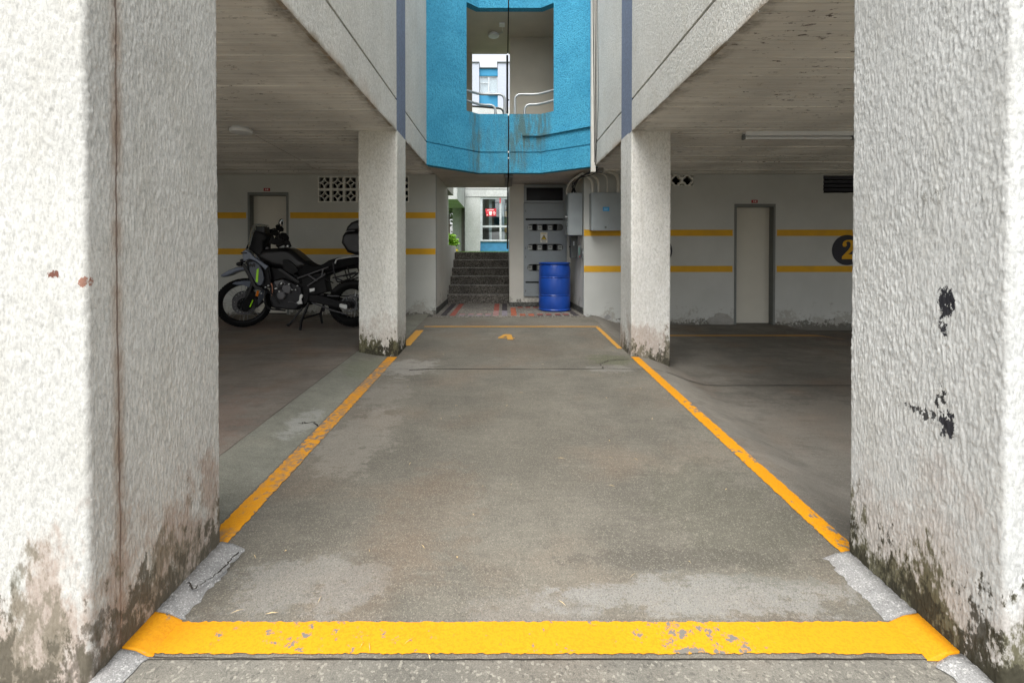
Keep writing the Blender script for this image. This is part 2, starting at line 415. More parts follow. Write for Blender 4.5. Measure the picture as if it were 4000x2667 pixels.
def wallpaint(name, c, base_z):
    m = Mt(name, .75, 0, .25)
    n = m.noise(1.4, detail=5); z = m.xyz()[2]
    k = m.mix(m.step(n, .3, .7), tuple(x * .93 for x in c), tuple(min(.86, x * 1.04) for x in c))
    rel = m.math('SUBTRACT', z, base_z)
    n1 = m.noise(5, detail=8, rough=.7); n2 = m.noise(22, detail=6, rough=.72)
    q = m.math('ADD', m.math('MULTIPLY', rel, 2.6), m.math('ADD', m.math('MULTIPLY', m.math('SUBTRACT', n1, .5), 4.0), m.math('MULTIPLY', m.math('SUBTRACT', n2, .5), 2.2)))
    k = m.mix(m.step(q, .55, .0, 0, .6), k, (.27, .25, .215))
    q2 = m.math('ADD', m.math('MULTIPLY', rel, 7), m.math('ADD', m.math('MULTIPLY', m.math('SUBTRACT', n1, .5), -3.0), m.math('MULTIPLY', m.math('SUBTRACT', n2, .5), 3.0)))
    k = m.mix(m.step(q2, .45, .0, 0, .8), k, (.075, .07, .055))
    m.bump(m.math('ADD', m.noise(9, detail=5), m.math('MULTIPLY', m.noise(70, detail=2), .25)), .3, .006)
    return m.col(k)
M_BACK_L = wallpaint('wall_paint_left', (.48, .49, .455), .225)
M_BACK_R = wallpaint('wall_paint_right', (.48, .49, .465), .06)
M_BACK_P = wallpaint('wall_paint_passage', (.60, .59, .53), .24)
M_INNER = plain('landing_plaster', (.50, .46, .38), .85, var=.06, scale=2, bump=.2)
M_YWALL = plain('yellow_wall_paint', (.62, .335, .012), .65, var=.08, scale=4)
M_SOFF_L = soffit_mat('board_marked_soffit_left', (.76, .745, .70), [(-1.2, .9)])
M_SOFF_R = soffit_mat('board_marked_soffit_right', (.76, .745, .70), [(1.413, .9)])
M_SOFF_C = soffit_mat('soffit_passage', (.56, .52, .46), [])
M_LINE = painted('yellow_line_paint', (.66, .285, .003), .50)
M_LINE_L = painted('yellow_line_worn', (.68, .295, .006), .58, faded=[((-1.25, 3.1, .09), (.3, .7, 2), .6), ((-1.25, 4.35, .12), (.3, .5, 2), .8), ((-1.25, 1.97, .05), (.2, .07, 2), .6)])
M_LINE_F = painted('yellow_line_faded', (.56, .30, .05), .45, scale=1.3)
M_FLOOR = concrete('concrete_stall', (.16, .148, .122), .4, dark=.5, warm=.3, stains=[
    ((-.95, 2.95, .08), (.22, .55, .5), (.30, .275, .235), .6), ((-.98, 4.65, .12), (.3, .3, .5), (.34, .325, .295), .7), ((-1.0, 3.85, .1), (.2, .4, .5), (.28, .255, .22), .5),
    ((.75, 1.66, .05), (.62, .12, .5), (.29, .29, .275), .7), ((-.75, 1.72, .05), (.3, .16, .5), (.25, .245, .23), .6), ((.15, 1.6, .05), (.3, .1, .5), (.25, .245, .23), .4),
    ((.1, 3.2, .1), (.45, 1.1, .5), (.11, .10, .078), .4), ((1.05, 2.2, .06), (.35, .5, .5), (.075, .075, .055), .6), ((.75, 1.86, .05), (.5, .07, .5), (.065, .06, .05), .6),
    ((1.15, 4.95, .13), (.3, .22, .5), (.085, .095, .045), .75), ((1.05, 4.6, .13), (.22, .16, .5), (.27, .26, .235), .6), ((.1, 5.6, .16), (.8, .5, .5), (.12, .095, .07), .45), ((-.35, 2.2, .06), (.25, .5, .5), (.15, .105, .07), .35)])
M_FLOOR_L = concrete('concrete_left_bay', (.195, .172, .145), .15, dark=.5, warm=.55, streak=(.9, 3.2, 1), stains=[((-3.4, 6.7, .2), (1.4, .35, .5), (.10, .055, .045), .6), ((-2.2, 2.6, .1), (.5, 1.2, .5), (.21, .14, .11), .6)])
M_FLOOR_LS = concrete('concrete_left_strip', (.21, .208, .172), .25, dark=.5, warm=.15, stains=[((-1.42, 3.25, .1), (.1, .25, .5), (.42, .42, .4), .6), ((-1.4, 4.6, .14), (.2, .4, .5), (.14, .16, .09), .5)])
M_FLOOR_R = concrete('concrete_right_bay', (.20, .185, .158), .15, dark=.6, warm=.4, streak=(1.0, 4.2, 1), stains=[((5.5, 7.0, 0), (1.2, .5, .5), (.10, .055, .045), .6), ((2.9, 3.6, 0), (1.2, .7, .5), (.27, .24, .2), .5)])
M_DRIVE = concrete('driveway_aggregate', (.18, .17, .145), .5, dark=.4, warm=.2, bump=.8, aggscale=125)
M_GROUND = concrete('ground_asphalt', (.13, .125, .115), .3, dark=.3, warm=.1)
M_MORTAR = concrete('mortar_fillet', (.33, .328, .32), .4, dark=.65, warm=.15, bump=.7)
M_CRACK = plain('crack_dirt', (.035, .03, .025), .95, var=.3)
M_PORCH = granite('washed_granite', (.20, .185, .16))
M_STEP = granite('granite_step', (.155, .143, .125))
M_SKIRT = granite('granite_skirting', (.10, .10, .09))
M_GREY = plain('grey_steel_paint', (.25, .28, .29), .42, 0, .45, var=.06, scale=5)
M_GREYD = plain('dark_grey_steel', (.11, .12, .12), .5, 0, .4, var=.1)
M_FRAME = plain('door_frame_grey', (.145, .155, .145), .5, 0, .4, var=.08)
M_DOOR = plain('door_leaf_cream', (.52, .50, .43), .5, 0, .4, var=.03, scale=3)
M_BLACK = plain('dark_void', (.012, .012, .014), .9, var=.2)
M_PVC = plain('white_conduit', (.60, .585, .53), .45, 0, .45, var=.06)
M_CABLE = plain('black_cable', (.02, .02, .021), .5)
M_LAMPW = plain('lamp_white', (.66, .68, .69), .35, 0, .5, var=.03)
M_GALV = plain('grey_pipe_paint', (.40, .42, .42), .38, .35, .5, var=.08)
M_RED = plain('red_plate', (.35, .02, .03), .5)
M_CREAM = plain('pale_lettering', (.75, .7, .66), .6)
M_NAVY = plain('black_disc_paint', (.022, .022, .03), .6)
M_DRUM = plain('blue_drum_plastic', (.006, .055, .32), .36, 0, .5, var=.12, scale=4)
M_LEAF = foliage('tree_leaves', (.035, .07, .018)); M_LEAF2 = foliage('bright_shrub_leaves', (.14, .30, .025)); M_BARK = plain('bark', (.09, .07, .05), .9)
M_GRASS = foliage('grass', (.10, .22, .03)); M_FLOWER = plain('yellow_flowers', (.75, .6, .05), .7)
M_SHOPW = stucco('shop_wall', (.52, .54, .53), grain=.5, bump=.4)
M_SHOPB = plain('shop_blue_panel', (.05, .22, .40), .7, bump=.2)
M_ALU = plain('pale_window_frame', (.52, .56, .58), .4, .2)
M_GLASS = glass('window_glass')
M_FARW = plain('far_wall', (.44, .475, .55), .8, var=.05); M_FARB = plain('far_blue', (.04, .24, .42), .8, var=.06)

# ------------------------------------------------------------------ ground, floors, paint
def sm(t): t = max(0, min(1, t)); return t * t * (3 - 2 * t)
def fz(x, y):                     # height of the parking floor
    z = .0285 * max(y, 0)
    z += .055 * sm((-x - 1.3) / .45) * (1 - sm((y - 6.8) / 1.1))
    z -= .17 * sm((x - 1.46) / .62)
    z -= .10 * sm((x - 4.75) / .5) * sm((y - 6.2) / 1.4)
    return z
def sheet(name, xs, ys, mat, dz=0.0, parent=None, jag=0.0, kind=None, wob=0.0):
    rng = random.Random(hash(name) % 1000 if False else len(name) * 31)
    v, f = [], []
    nx = len(xs)
    for j, y in enumerate(ys):
        for i, x in enumerate(xs):
            xx, yy = x, y
            if jag:
                if i in (0, nx - 1): xx += rng.uniform(-jag, jag)
                if j in (0, len(ys) - 1): yy += rng.uniform(-jag, jag)
            v.append((xx, yy, fz(xx, yy) + dz))
    for j in range(len(ys) - 1):
        for i in range(nx - 1):
            a = j * nx + i; f.append((a, a + 1, a + nx + 1, a + nx))
    o = mobj(name, v, f, mat, parent, True, kind)
    return o
def lin(a, b, n): return [a + (b - a) * i / n for i in range(n + 1)]

g = mobj('ground', [(-300, -300, -.35), (300, -300, -.35), (300, 300, -.35), (-300, 300, -.35)], [(0, 1, 2, 3)], M_GROUND, kind='structure')
drive = sheet('driveway', lin(-60, -2, 12) + lin(-1.9, 2.6, 60) + lin(3, 60, 11), lin(-60, 0, 14) + lin(.1, 1.4115, 8), M_DRIVE, -.002, kind='structure')
floor_c = sheet('parking_stall_floor', lin(-1.31, 1.47, 28), lin(1.412, 4.598, 34), M_FLOOR, 0, kind='structure')
floor_c2 = sheet('parking_stall_floor', lin(-1.31, 1.47, 28), lin(4.604, 7.7, 34), M_FLOOR, 0, kind='structure')
strip_l = sheet('parking_side_strip', lin(-1.655, -1.311, 8), lin(1.412, 8.0, 50), M_FLOOR_LS, 0, kind='structure')
bay_l = sheet('parking_bay_floor', lin(-12, -1.66, 60), lin(1.412, 8.0, 44), M_FLOOR_L, -.004, kind='structure')
bay_r = sheet('parking_bay_floor', lin(1.471, 12, 80), lin(1.412, 4.6, 30), M_FLOOR_R, 0, kind='structure')
bay_r2 = sheet('parking_bay_floor', lin(1.471, 12, 80), lin(4.612, 8.0, 40), M_FLOOR_R, 0, kind='structure')

def paint(name, x0, x1, y0, y1, mat, label, dz=.004, jag=.004, st=.05):
    nx = max(3, int((x1 - x0) / (st if x1 - x0 > .5 else .03))); ny = max(3, int((y1 - y0) / (st if y1 - y0 > .5 else .03)))
    o = sheet(name, lin(x0, x1, nx), lin(y0, y1, ny), mat, dz, None, jag)
    tag(o, label, 'floor marking', 'yellow parking lines'); return o
paint('parking_line', -1.19, 1.40, 1.428, 1.548, M_LINE, 'broad bright yellow stripe across the front of the middle stall', st=.012, jag=.0035)
paint('parking_line', -1.296, -1.192, 1.93, 5.06, M_LINE_L, 'worn yellow line on the left of the middle stall between two columns', st=.015, jag=.005)
paint('parking_line', 1.402, 1.488, 1.87, 5.06, M_LINE, 'yellow line on the right of the middle stall between two columns', st=.015, jag=.004)
paint('parking_line', -1.27, -1.16, 5.60, 6.55, M_LINE_F, 'faded orange line just past the mossy left column', st=.05)
paint('parking_line', 1.35, 1.405, 5.45, 6.76, M_LINE_F, 'thin yellow line running back from the right middle column', st=.05)
paint('parking_line', -1.2, 1.40, 6.79, 6.85, M_LINE_F, 'thin yellow line across the back of the middle stall', st=.05)
paint('parking_line', 2.0, 5.2, 6.95, 7.03, M_LINE_F, 'dim yellow line along the back of the right parking bay', st=.1)
# the stall number, seen the right way up from the driveway
four = [[(-.105, .085), (.02, .085), (.012, 0), (.10, 0), (.085, .05), (.085, .085), (.115, .085), (.115, .115), (.085, .115), (.075, .29), (.05, .335), (.0, .34), (-.03, .325), (-.11, .12)],
        [(-.06, .118), (.012, .118), (.005, .22)]]
o = fill('stall_number', four, lambda u, v, t: Vector((.02 + u, 5.93 + v, fz(.02 + u, 5.93 + v) + .004 + t)), .001, M_LINE_F)
tag(o, 'yellow number 4 painted on the floor of the middle stall', 'floor number')

def ribbon(name, pts, wd, mat, parent, dz=.0035, n=10, jit=.012, seed=1):
    rng = random.Random(seed); path = []
    for a, b in zip(pts[:-1], pts[1:]):
        for k in range(n): t = k / n; path.append((a[0] + (b[0] - a[0]) * t + rng.uniform(-jit, jit), a[1] + (b[1] - a[1]) * t + rng.uniform(-jit, jit)))
    path.append(pts[-1]); v, f = [], []
    for i, (x, y) in enumerate(path):
        q = path[min(i + 1, len(path) - 1)]; p = path[max(i - 1, 0)]
        dx, dy = q[0] - p[0], q[1] - p[1]; l = math.hypot(dx, dy) or 1; ww = wd * rng.uniform(.3, 1.3) / 2
        for s in (-1, 1): v.append((x - dy / l * ww * s, y + dx / l * ww * s, fz(x, y) + dz))
        if i: f.append((2 * i - 2, 2 * i - 1, 2 * i + 1, 2 * i))
    return mobj(name, v, f, mat, parent)
ribbon('crack', [(-.95, 4.55), (-.75, 4.6), (1.0, 4.6)], .022, M_CRACK, floor_c, .002, jit=.005)
ribbon('crack', [(1.0, 4.6), (1.0, 4.78), (1.12, 4.92), (1.35, 4.97)], .012, M_CRACK, floor_c2, seed=4)
ribbon('crack', [(1.02, 4.66), (1.14, 4.6), (1.4, 4.55)], .008, M_CRACK, floor_c, seed=5)
ribbon('crack', [(1.5, 4.606), (7, 4.606)], .02, M_CRACK, bay_r, .003, n=30, jit=.002)
ribbon('crack', [(-7, 5.02), (-1.7, 5.0)], .010, M_CRACK, bay_l, .004, n=30, jit=.006)
ribbon('crack', [(-1.658, 1.5), (-1.657, 5.6)], .004, M_CRACK, strip_l, .003, n=30, jit=.003)
ribbon('crack', [(-1.1, 1.416), (0, 1.410), (1.2, 1.412)], .003, M_CRACK, drive, .003, n=20, jit=.003)
ribbon('crack', [(-1.30, 3.18), (-1.36, 3.25), (-1.45, 3.2)], .012, M_CRACK, strip_l, seed=9)

def fillet(x0, x1, y0, y1, side, mat, name='mortar_fillet'):     # sloped mortar between column foot and floor
    v, f = [], []; ys = lin(y0, y1, 24); rng = random.Random(int(y0 * 100) + side)
    for y in ys:
        e = x1 + (rng.uniform(-.012, .012) if mat is M_MORTAR else rng.uniform(-.002, .002)); zi = fz(x0, y) + .032 + (rng.uniform(-.003, .003) if mat is M_MORTAR else 0)
        for x, z in ((x0, fz(x0, y)), (x0, zi), ((x0 + e) / 2, fz(x0, y) + .024), (e, fz(e, y) + .0015)): v.append((x, y, z))
    for j in range(len(ys) - 1):
        for i in range(3): a = j * 4 + i; f.append((a, a + 1, a + 5, a + 4))
    f += [(3, 2, 1, 0), tuple(len(v) - 4 + i for i in range(4))]
    return mobj(name, v, f, mat, None, True)
tag(fillet(-1.2, -1.10, 1.56, 1.92, 1, M_MORTAR), 'cracked pale mortar fillet at the foot of the near left column', 'mortar fillet')
tag(fillet(-1.2, -1.115, 1.0, 1.415, 1, M_MORTAR), 'pale mortar fillet in front of the stripe, near left column', 'mortar fillet')
tag(fillet(1.413, 1.31, 1.555, 1.86, -1, M_MORTAR), 'whitish mortar fillet at the foot of the near right column', 'mortar fillet')
tag(fillet(1.413, 1.33, 1.0, 1.40, -1, M_MORTAR), 'rusty mortar fillet in front of the stripe, near right column', 'mortar fillet')
o = fillet(-1.2, -1.105, 1.42, 1.556, 1, M_LINE, 'parking_line'); tag(o, 'left end of the front yellow stripe turned up the column foot', 'floor marking', 'yellow parking lines')
o = fillet(1.413, 1.315, 1.405, 1.55, -1, M_LINE, 'parking_line'); tag(o, 'right end of the front yellow stripe turned up the column foot', 'floor marking', 'yellow parking lines')
ribbon('crack', [(-1.19, 1.70), (-1.14, 1.66), (-1.10, 1.74), (-1.09, 1.86)], .008, M_CRACK, floor_c, .03, seed=12, jit=.006)

# dry needles and bits of leaf lying about
v, f = [], []; rng = random.Random(3)
for k in range(75):
    y = 1.1 + 5.2 * rng.random() ** 1.6; x = rng.uniform(-1.1, 1.3); a = rng.uniform(0, 6.28)
    if rng.random() < .15: l, ww = rng.uniform(.004, .010), rng.uniform(.002, .005)
    else: l, ww = rng.uniform(.008, .026), rng.uniform(.0008, .002)
    dx, dy = math.cos(a), math.sin(a); i = len(v); z = fz(x, y) + .0075
    v += [(x - dx * l, y - dy * l, z), (x + dy * ww, y - dx * ww, z + .004), (x + dx * l, y + dy * l, z + .001), (x - dy * ww, y + dx * ww, z + .003)]; f.append((i, i + 1, i + 2, i + 3))
o = mobj('dry_needles', v, f, plain('straw', (.50, .38, .20), .8, var=.3), kind='stuff'); tag(o, 'dry straw coloured needles scattered over the concrete floor', 'litter')

# ------------------------------------------------------------------ stucco columns
XL, XR, CEIL = -1.2, 1.413, 2.653
def column(name, xin, xout, y0, y1, ztop, mat, parent, step, amp, side, label=None, fine=True):
    """column whose inner face is at xin and whose front is at y0; perimeter turned over small round arrises, surface raked vertically"""
    r = .014; s = 1 if xout > xin else -1     # s: direction from inner to outer
    per = []
    def seg(a, b, nrm, st):
        n = max(2, int((Vector(b) - Vector(a)).length / st))
        for k in range(n): t = k / n; per.append((a[0] + (b[0] - a[0]) * t, a[1] + (b[1] - a[1]) * t, *nrm))
    def arc(cx, cy, n0, n1):
        for k in range(5):
            t = k / 5; nx, ny = n0[0] * (1 - t) + n1[0] * t, n0[1] * (1 - t) + n1[1] * t; l = math.hypot(nx, ny); nx, ny = nx / l, ny / l
            per.append((cx + nx * r, cy + ny * r, nx, ny))
    st2 = step * 8
    seg((xin, y1 - r), (xin, y0 + r), (-s, 0), step); arc(xin + s * r, y0 + r, (-s, 0), (0, -1))
    seg((xin + s * r, y0), (xout - s * r, y0), (0, -1), step); arc(xout - s * r, y0 + r, (0, -1), (s, 0))
    seg((xout, y0 + r), (xout, y1 - r), (s, 0), st2); arc(xout - s * r, y1 - r, (s, 0), (0, 1))
    seg((xout - s * r, y1), (xin + s * r, y1), (0, 1), st2); arc(xin + s * r, y1 - r, (0, 1), (-s, 0))
    per = np.array(per); zs = np.arange(0, 1.00001, 1 / int(ztop / step / 1.5))
    n, m = len(per), len(zs)
    z0 = np.array([fz(a, b) - .03 for a, b in per[:, :2]])
    Z = z0[:, None] * (1 - zs[None, :]) + ztop * zs[None, :]
    X = np.repeat(per[:, 0:1], m, 1); Y = np.repeat(per[:, 1:2], m, 1)
    q = np.stack([X.ravel(), Y.ravel(), Z.ravel()], 1)
    h = np.clip((vnoise(q * [230, 230, 58], 1) - .45) * 5, 0, 1) * .75 + np.clip((vnoise(q * [260, 260, 140], 2) - .55) * 4, 0, 1) * .45
    h *= .3 + 1.0 * vnoise(q * [6, 6, 4], 3)
    h = (h * amp + (vnoise(q * [3.5, 3.5, 2.2], 4) - .5) * amp * 1.2 + (vnoise(q * [14, 14, 9], 5) - .5) * amp * .25).reshape(n, m)
    X = X + per[:, 2:3] * h; Y = Y + per[:, 3:4] * h
    v = np.stack([X.ravel(), Y.ravel(), Z.ravel()], 1)
    I = np.arange(n)[:, None]; J = np.arange(m - 1)[None, :]; I2 = (I + 1) % n
    if side < 0: fc = np.stack([I * m + J, I * m + J + 1, I2 * m + J + 1, I2 * m + J], -1).reshape(-1, 4)
    else: fc = np.stack([I * m + J, I2 * m + J, I2 * m + J + 1, I * m + J + 1], -1).reshape(-1, 4)
    org = np.array(WO[parent.name])
    me = bpy.data.meshes.new(name); me.from_pydata((v - org).tolist(), [], fc.tolist()); me.update(); me.materials.append(mat); me.shade_smooth()
    o = bpy.data.objects.new(name, me); link(o, parent); WO[o.name] = Vector(org)
    if label: o['label'] = label
    return o

BL = empty('apartment_block', (-5, 6, 0), 'pale stucco apartment block on columns over the left parking bay', 'building')
BR = empty('apartment_block', (5, 6, 0), 'pale stucco apartment block on columns over the right parking bay', 'building')
column('column', XL, -1.66, 1.31, 1.92, CEIL + .01, M_NEAR_L, BL, .0030, .0022, 1, 'large near column with a stained vertical joint and brown foot')
column('column', XR, 1.87, 1.28, 1.865, CEIL + .01, M_NEAR_R, BR, .0030, .0031, -1, 'large near column with black paint spots and mossy foot')
column('column', XL, -1.63, 5.10, 5.55, CEIL + .01, M_MID_L, BL, .009, .0045, 1, 'slim middle column with mossy foot')
column('column', XR, 1.85, 5.10, 5.57, CEIL + .01, M_MID_R, BR, .009, .0045, -1, 'slim middle column with streaked side')
column('column', -6.4, -6.85, 1.35, 1.9, CEIL + .01, M_UPPER, BL, .03, .003, 1)
column('column', 6.4, 6.85, 1.35, 1.9, CEIL + .01, M_UPPER, BR, .03, .003, -1)

# board-marked soffits: each formwork board leaves its own strip, a few millimetres up or down
def soffit(name, x0, x1, y0, y1, mat, parent, seed, z=CEIL):
    rng = random.Random(seed); v, f = [], []; y = y0
    while y < y1:
        wd = min(rng.uniform(.075, .15), y1 - y); n = 12; dz = rng.uniform(-.0035, .0035)
        if y1 - y - wd < .03: wd = y1 - y
        i = len(v); lip = rng.choice([0, 0, -.003, -.006])
        for k in range(n + 1):
            x = x0 + (x1 - x0) * k / n; d = dz + rng.uniform(-.001, .001)
            v += [(x, y, z + .01), (x, y + .002, z + d + lip), (x, y + .010, z + d), (x, y + wd - .004, z + d), (x, y + wd, z + .01)]
        for k in range(n):
            for j in range(4): a = i + 5 * k + j; f.append((a, a + 1, a + 6, a + 5))
        y += wd
    return mobj(name, v, f, mat, parent)
soffit('soffit', -12, XL, 1.2, 7.95, M_SOFF_L, BL, 1)
soffit('soffit', XR, 12, 1.2, 7.95, M_SOFF_R, BR, 2)

prism('patched_chase', [(-2.875, 5.1), (-2.85, 5.1), (-3.06, 7.7), (-3.09, 7.7)], lambda u, v, t: Vector((u, v, t)), CEIL - .0055, CEIL - .0035, M_SOFF_L, BL)
# upper storeys: bodies, grooved rendered faces, blue-grey bands above the columns
TOP = 6.6
box('storey_body', -12, XL - .03, 1.22, 11, CEIL + .012, TOP, M_UPPER, BL)
box('storey_body', XR + .03, 12, 1.22, 11, CEIL + .012, TOP, M_UPPER, BR)
def facade(x, y0, y1, parent, s):           # s = +1: faces +x
    xa, xb = (x - .03, x) if s > 0 else (x, x + .03)
    GZ = EYE + 1.695
    for nm, a, b, m in (('facade_panel', y0, 5.10, M_FACADE), ('facade_panel', 5.55, y1, M_FACADE)):
        box('facade_lower_band', xa, xb, a, b, CEIL, GZ - .011, m, parent, bev=.004)
        z = GZ + .011
        while z < TOP:
            box(nm, xa, xb, a, b, z, min(z + 2.76, TOP), M_UPPER, parent, bev=.004); z += 2.782
    box('painted_band', xa, xb, 5.1005, 5.5495, CEIL, TOP, M_BAND, parent)
facade(XL, 1.22, 7.04, BL, 1); facade(XR, 1.22, 7.16, BR, -1)
box('front_face', -12, XL, 1.19, 1.219, CEIL - .002, TOP, M_UPPER, BL)
box('front_face', XR, 12, 1.19, 1.219, CEIL - .002, TOP, M_UPPER, BR)

# bay back walls, with openings for the doors and the pierced blocks
YB_L, YB_R = 7.95, 7.90
def FY(y): return lambda u, v, t: Vector((u, y + t, v))
def X_(px, d): return (px - 1159) / F * d
def Z_(py, d): return EYE + (579 - py) / F * d
dl = (X_(570, YB_L), X_(663, YB_L)); dr = (X_(1686.5, YB_R), X_(1780, YB_R))
zl0, zl1 = .215, Z_(442, YB_L); zr0, zr1 = Z_(747, YB_R), Z_(468.6, YB_R)
BW = 30 / F * YB_L
bx0 = X_(730, YB_L); bz1 = Z_(402.5, YB_L) - .02; bl = (bx0, bx0 + 7 * BW, bz1 - 2 * BW, bz1)
BW2 = .194; brx1 = X_(1592, YB_R); br_ = (brx1 - 6 * BW2, brx1, Z_(427.5, YB_R), Z_(427.5, YB_R) + BW2)
vr = (X_(1890, YB_R), X_(1890, YB_R) + 1.1, Z_(443, YB_R), Z_(402.5, YB_R) - .006)
wall_l = fill('back_wall', [rect(-12, XL, -.05, CEIL - .002), rect(*dl, zl0, zl1), rect(*bl)], FY(YB_L), .15, M_BACK_L, BL)
rag = []
for (a, b) in zip(rect(*vr), rect(*vr)[1:] + rect(*vr)[:1]):
    for k in range(14): rag.append((a[0] + (b[0] - a[0]) * k / 14 + random.uniform(-.006, .006), a[1] + (b[1] - a[1]) * k / 14 + random.uniform(-.006, .004)))
wall_r = fill('back_wall', [rect(1.37, 12, -.3, CEIL - .002), rect(*dr, zr0, zr1), rect(*br_), rag], FY(YB_R), .15, M_BACK_R, BR)
box('side_wall', -12.15, -12, 1.2, 11, -.3, CEIL, M_BACK_L, BL); box('side_wall', 12, 12.15, 1.2, 11, -.3, CEIL, M_BACK_R, BR)
box('rear_wall', -12, XL - .15, 10.85, 11, -.1, CEIL, M_UPPER, BL); box('rear_wall', 1.5, 12, 10.85, 11, -.1, CEIL, M_UPPER, BR)
box('passage_wall', XL - .15, XL, 8.1, 9.6, -.1, CEIL, M_BACK_P, BL)
pw = [(1.37, 8.05), (1.30, 9.05), (1.30, 10.85), (1.5, 10.85), (1.52, 8.05)]
prism('passage_wall', pw, lambda u, v, t: Vector((u, v, t)), -.1, CEIL, M_BACK_P, BR)
# painted stripes
def stripe(x0, x1, z0, z1, y, parent): box('painted_stripe', x0, x1, y - .003, y + .01, z0, z1, M_YWALL, parent)
for za, zb in ((EYE + .586, EYE + .69), (EYE - .042, EYE + .063)):
    stripe(-12, dl[0] - .03, za, zb, YB_L, BL); stripe(dl[1] + .03, XL - .001, za, zb, YB_L, BL)
for za, zb in ((EYE + .278, EYE + .387), (EYE - .345, EYE - .237)):
    stripe(1.371, dr[0] - .03, za, zb, YB_R, BR); stripe(dr[1] + .03, 12, za, zb, YB_R, BR)
# doors
def door(parent, x0, x1, z0, z1, y, hx, lab):
    d = fill('door_frame', [rect(x0, x1, z0, z1), rect(x0 + .035, x1 - .035, z0 - .001 + .002, z1 - .05)], FY(y - .012), .17, M_FRAME, parent)
    d['label'] = lab
    box('door_leaf', x0 + .036, x1 - .036, y + .115, y + .15, z0 + .022, z1 - .052, M_DOOR, d)
    tube('handle', [(hx, y + .115, z0 + 1.08), (hx, y + .075, z0 + 1.05), (hx - .012, y + .07, z0 + .98), (hx - .05, y + .09, z0 + .90)], .008, M_GALV, d, 6, .02)
    lathe('lock', [(.001, -.03), (.022, -.03), (.024, 0)], M_GALV, (hx, y + .115, z0 + 1.10), 'Y', 12, d)
    box('dark_gap', x0 + .036, x1 - .036, y + .12, y + .145, z0 + .002, z0 + .020, M_BLACK, d)
door(BL, *dl, zl0, zl1, YB_L, dl[1] - .08, 'cream store door in a grey steel frame behind the motorcycle')
door(BR, *dr, zr0, zr1, YB_R, dr[0] + .075, 'cream store door in a grey steel frame beside the peeled patch')
# pierced blocks: four arcs about a star on the left, quatrefoils on the right
def block_star(s):
    h = s / 2; e = h * .82; loops = [rect(-h, h, -h, h)]; star = []
    for sx, sy, a in ((-1, -1, 0), (1, -1, 90), (1, 1, 180), (-1, 1, 270)):
        c = (sx * e, sy * e); loops.append([c] + circ(*c, e * .92, 10, a, a + 90))
        star += [(c[0] + e * 1.06 * math.cos(R(q)), c[1] + e * 1.06 * math.sin(R(q))) for q in lin(a + 66, a + 24, 8)]
    loops.append(star); return loops
def block_quat(s):
    h = s / 2; loops = [rect(-h, h, -h, h)]; r = h * .40; d = h * .42; q = []
    for a in (0, 90, 180, 270):
        q += [(d * math.cos(R(a)) + r * math.cos(R(b)), d * math.sin(R(a)) + r * math.sin(R(b))) for b in lin(a - 92, a + 92, 10)]
    loops.append(q)
    for sx in (-1, 1):
        for sy in (-1, 1): loops.append([(sx * h * .92, sy * h * .92), (sx * h * .52, sy * h * .92), (sx * h * .66, sy * h * .66), (sx * h * .92, sy * h * .52)])
    return loops
M_BLOCK = plain('block_white', (.68, .68, .63), .8, var=.06, bump=.2)
def blocks(loops, x0, z0, s, nx, nz, y, parent):
    me = None
    for j in range(nz):
        for i in range(nx):
            c = (x0 + (i + .5) * s, y, z0 + (j + .5) * s)
            if me is None:
                o = fill('breeze_block', loops, lambda u, v, t: Vector((c[0] + u, y + t, c[2] + v)), .07, M_BLOCK)
                me = o.data; o.parent = parent; o.location = o.location - WO[parent.name]; off = o.location + WO[parent.name] - Vector(c)
            else: inst('breeze_block', me, Vector(c) + off, parent)
blocks(block_star(BW * .995), bl[0], bl[2], BW, 7, 2, YB_L + .006, wall_l)
blocks(block_quat(BW2 * .995), br_[0], br_[2], BW2, 6, 1, YB_R + .006, wall_r)
box('dark_backing', -12, XL - .16, 8.75, 8.8, -.1, CEIL, M_BLACK, BL); box('dark_backing', 1.55, 12, 8.75, 8.8, -.2, CEIL, M_BLACK, BR)  # black sheets added behind the wall openings, standing in for the unlit rooms
for k in range(4): box('vent_louvre', vr[0] + .02, vr[1] - .02, YB_R + .04, YB_R + .055, vr[2] + .03 + k * .07, vr[2] + .08 + k * .07, M_NAVY, BR)
# peeled plaster
pp = [(X_(a, YB_R), Z_(b, YB_R)) for a, b in ((1623, 735), (1632, 729), (1640, 727), (1643, 721), (1652, 718), (1664, 720), (1672, 722), (1678, 728), (1684, 732), (1685, 744), (1676, 749), (1664, 747), (1650, 750), (1640, 746), (1630, 744), (1626, 739))]
fill('plaster_patch', [pp], FY(YB_R - .004), .003, concrete('bare_plaster', (.33, .325, .30), .2, dark=.5, bump=.9), wall_r)
pp = [(X_(a, YB_R), Z_(b, YB_R)) for a, b in ((1388, 728), (1396, 722), (1404, 726), (1402, 733), (1392, 734))]
fill('plaster_patch', [pp], FY(YB_R - .004), .003, M_MORTAR, wall_r)
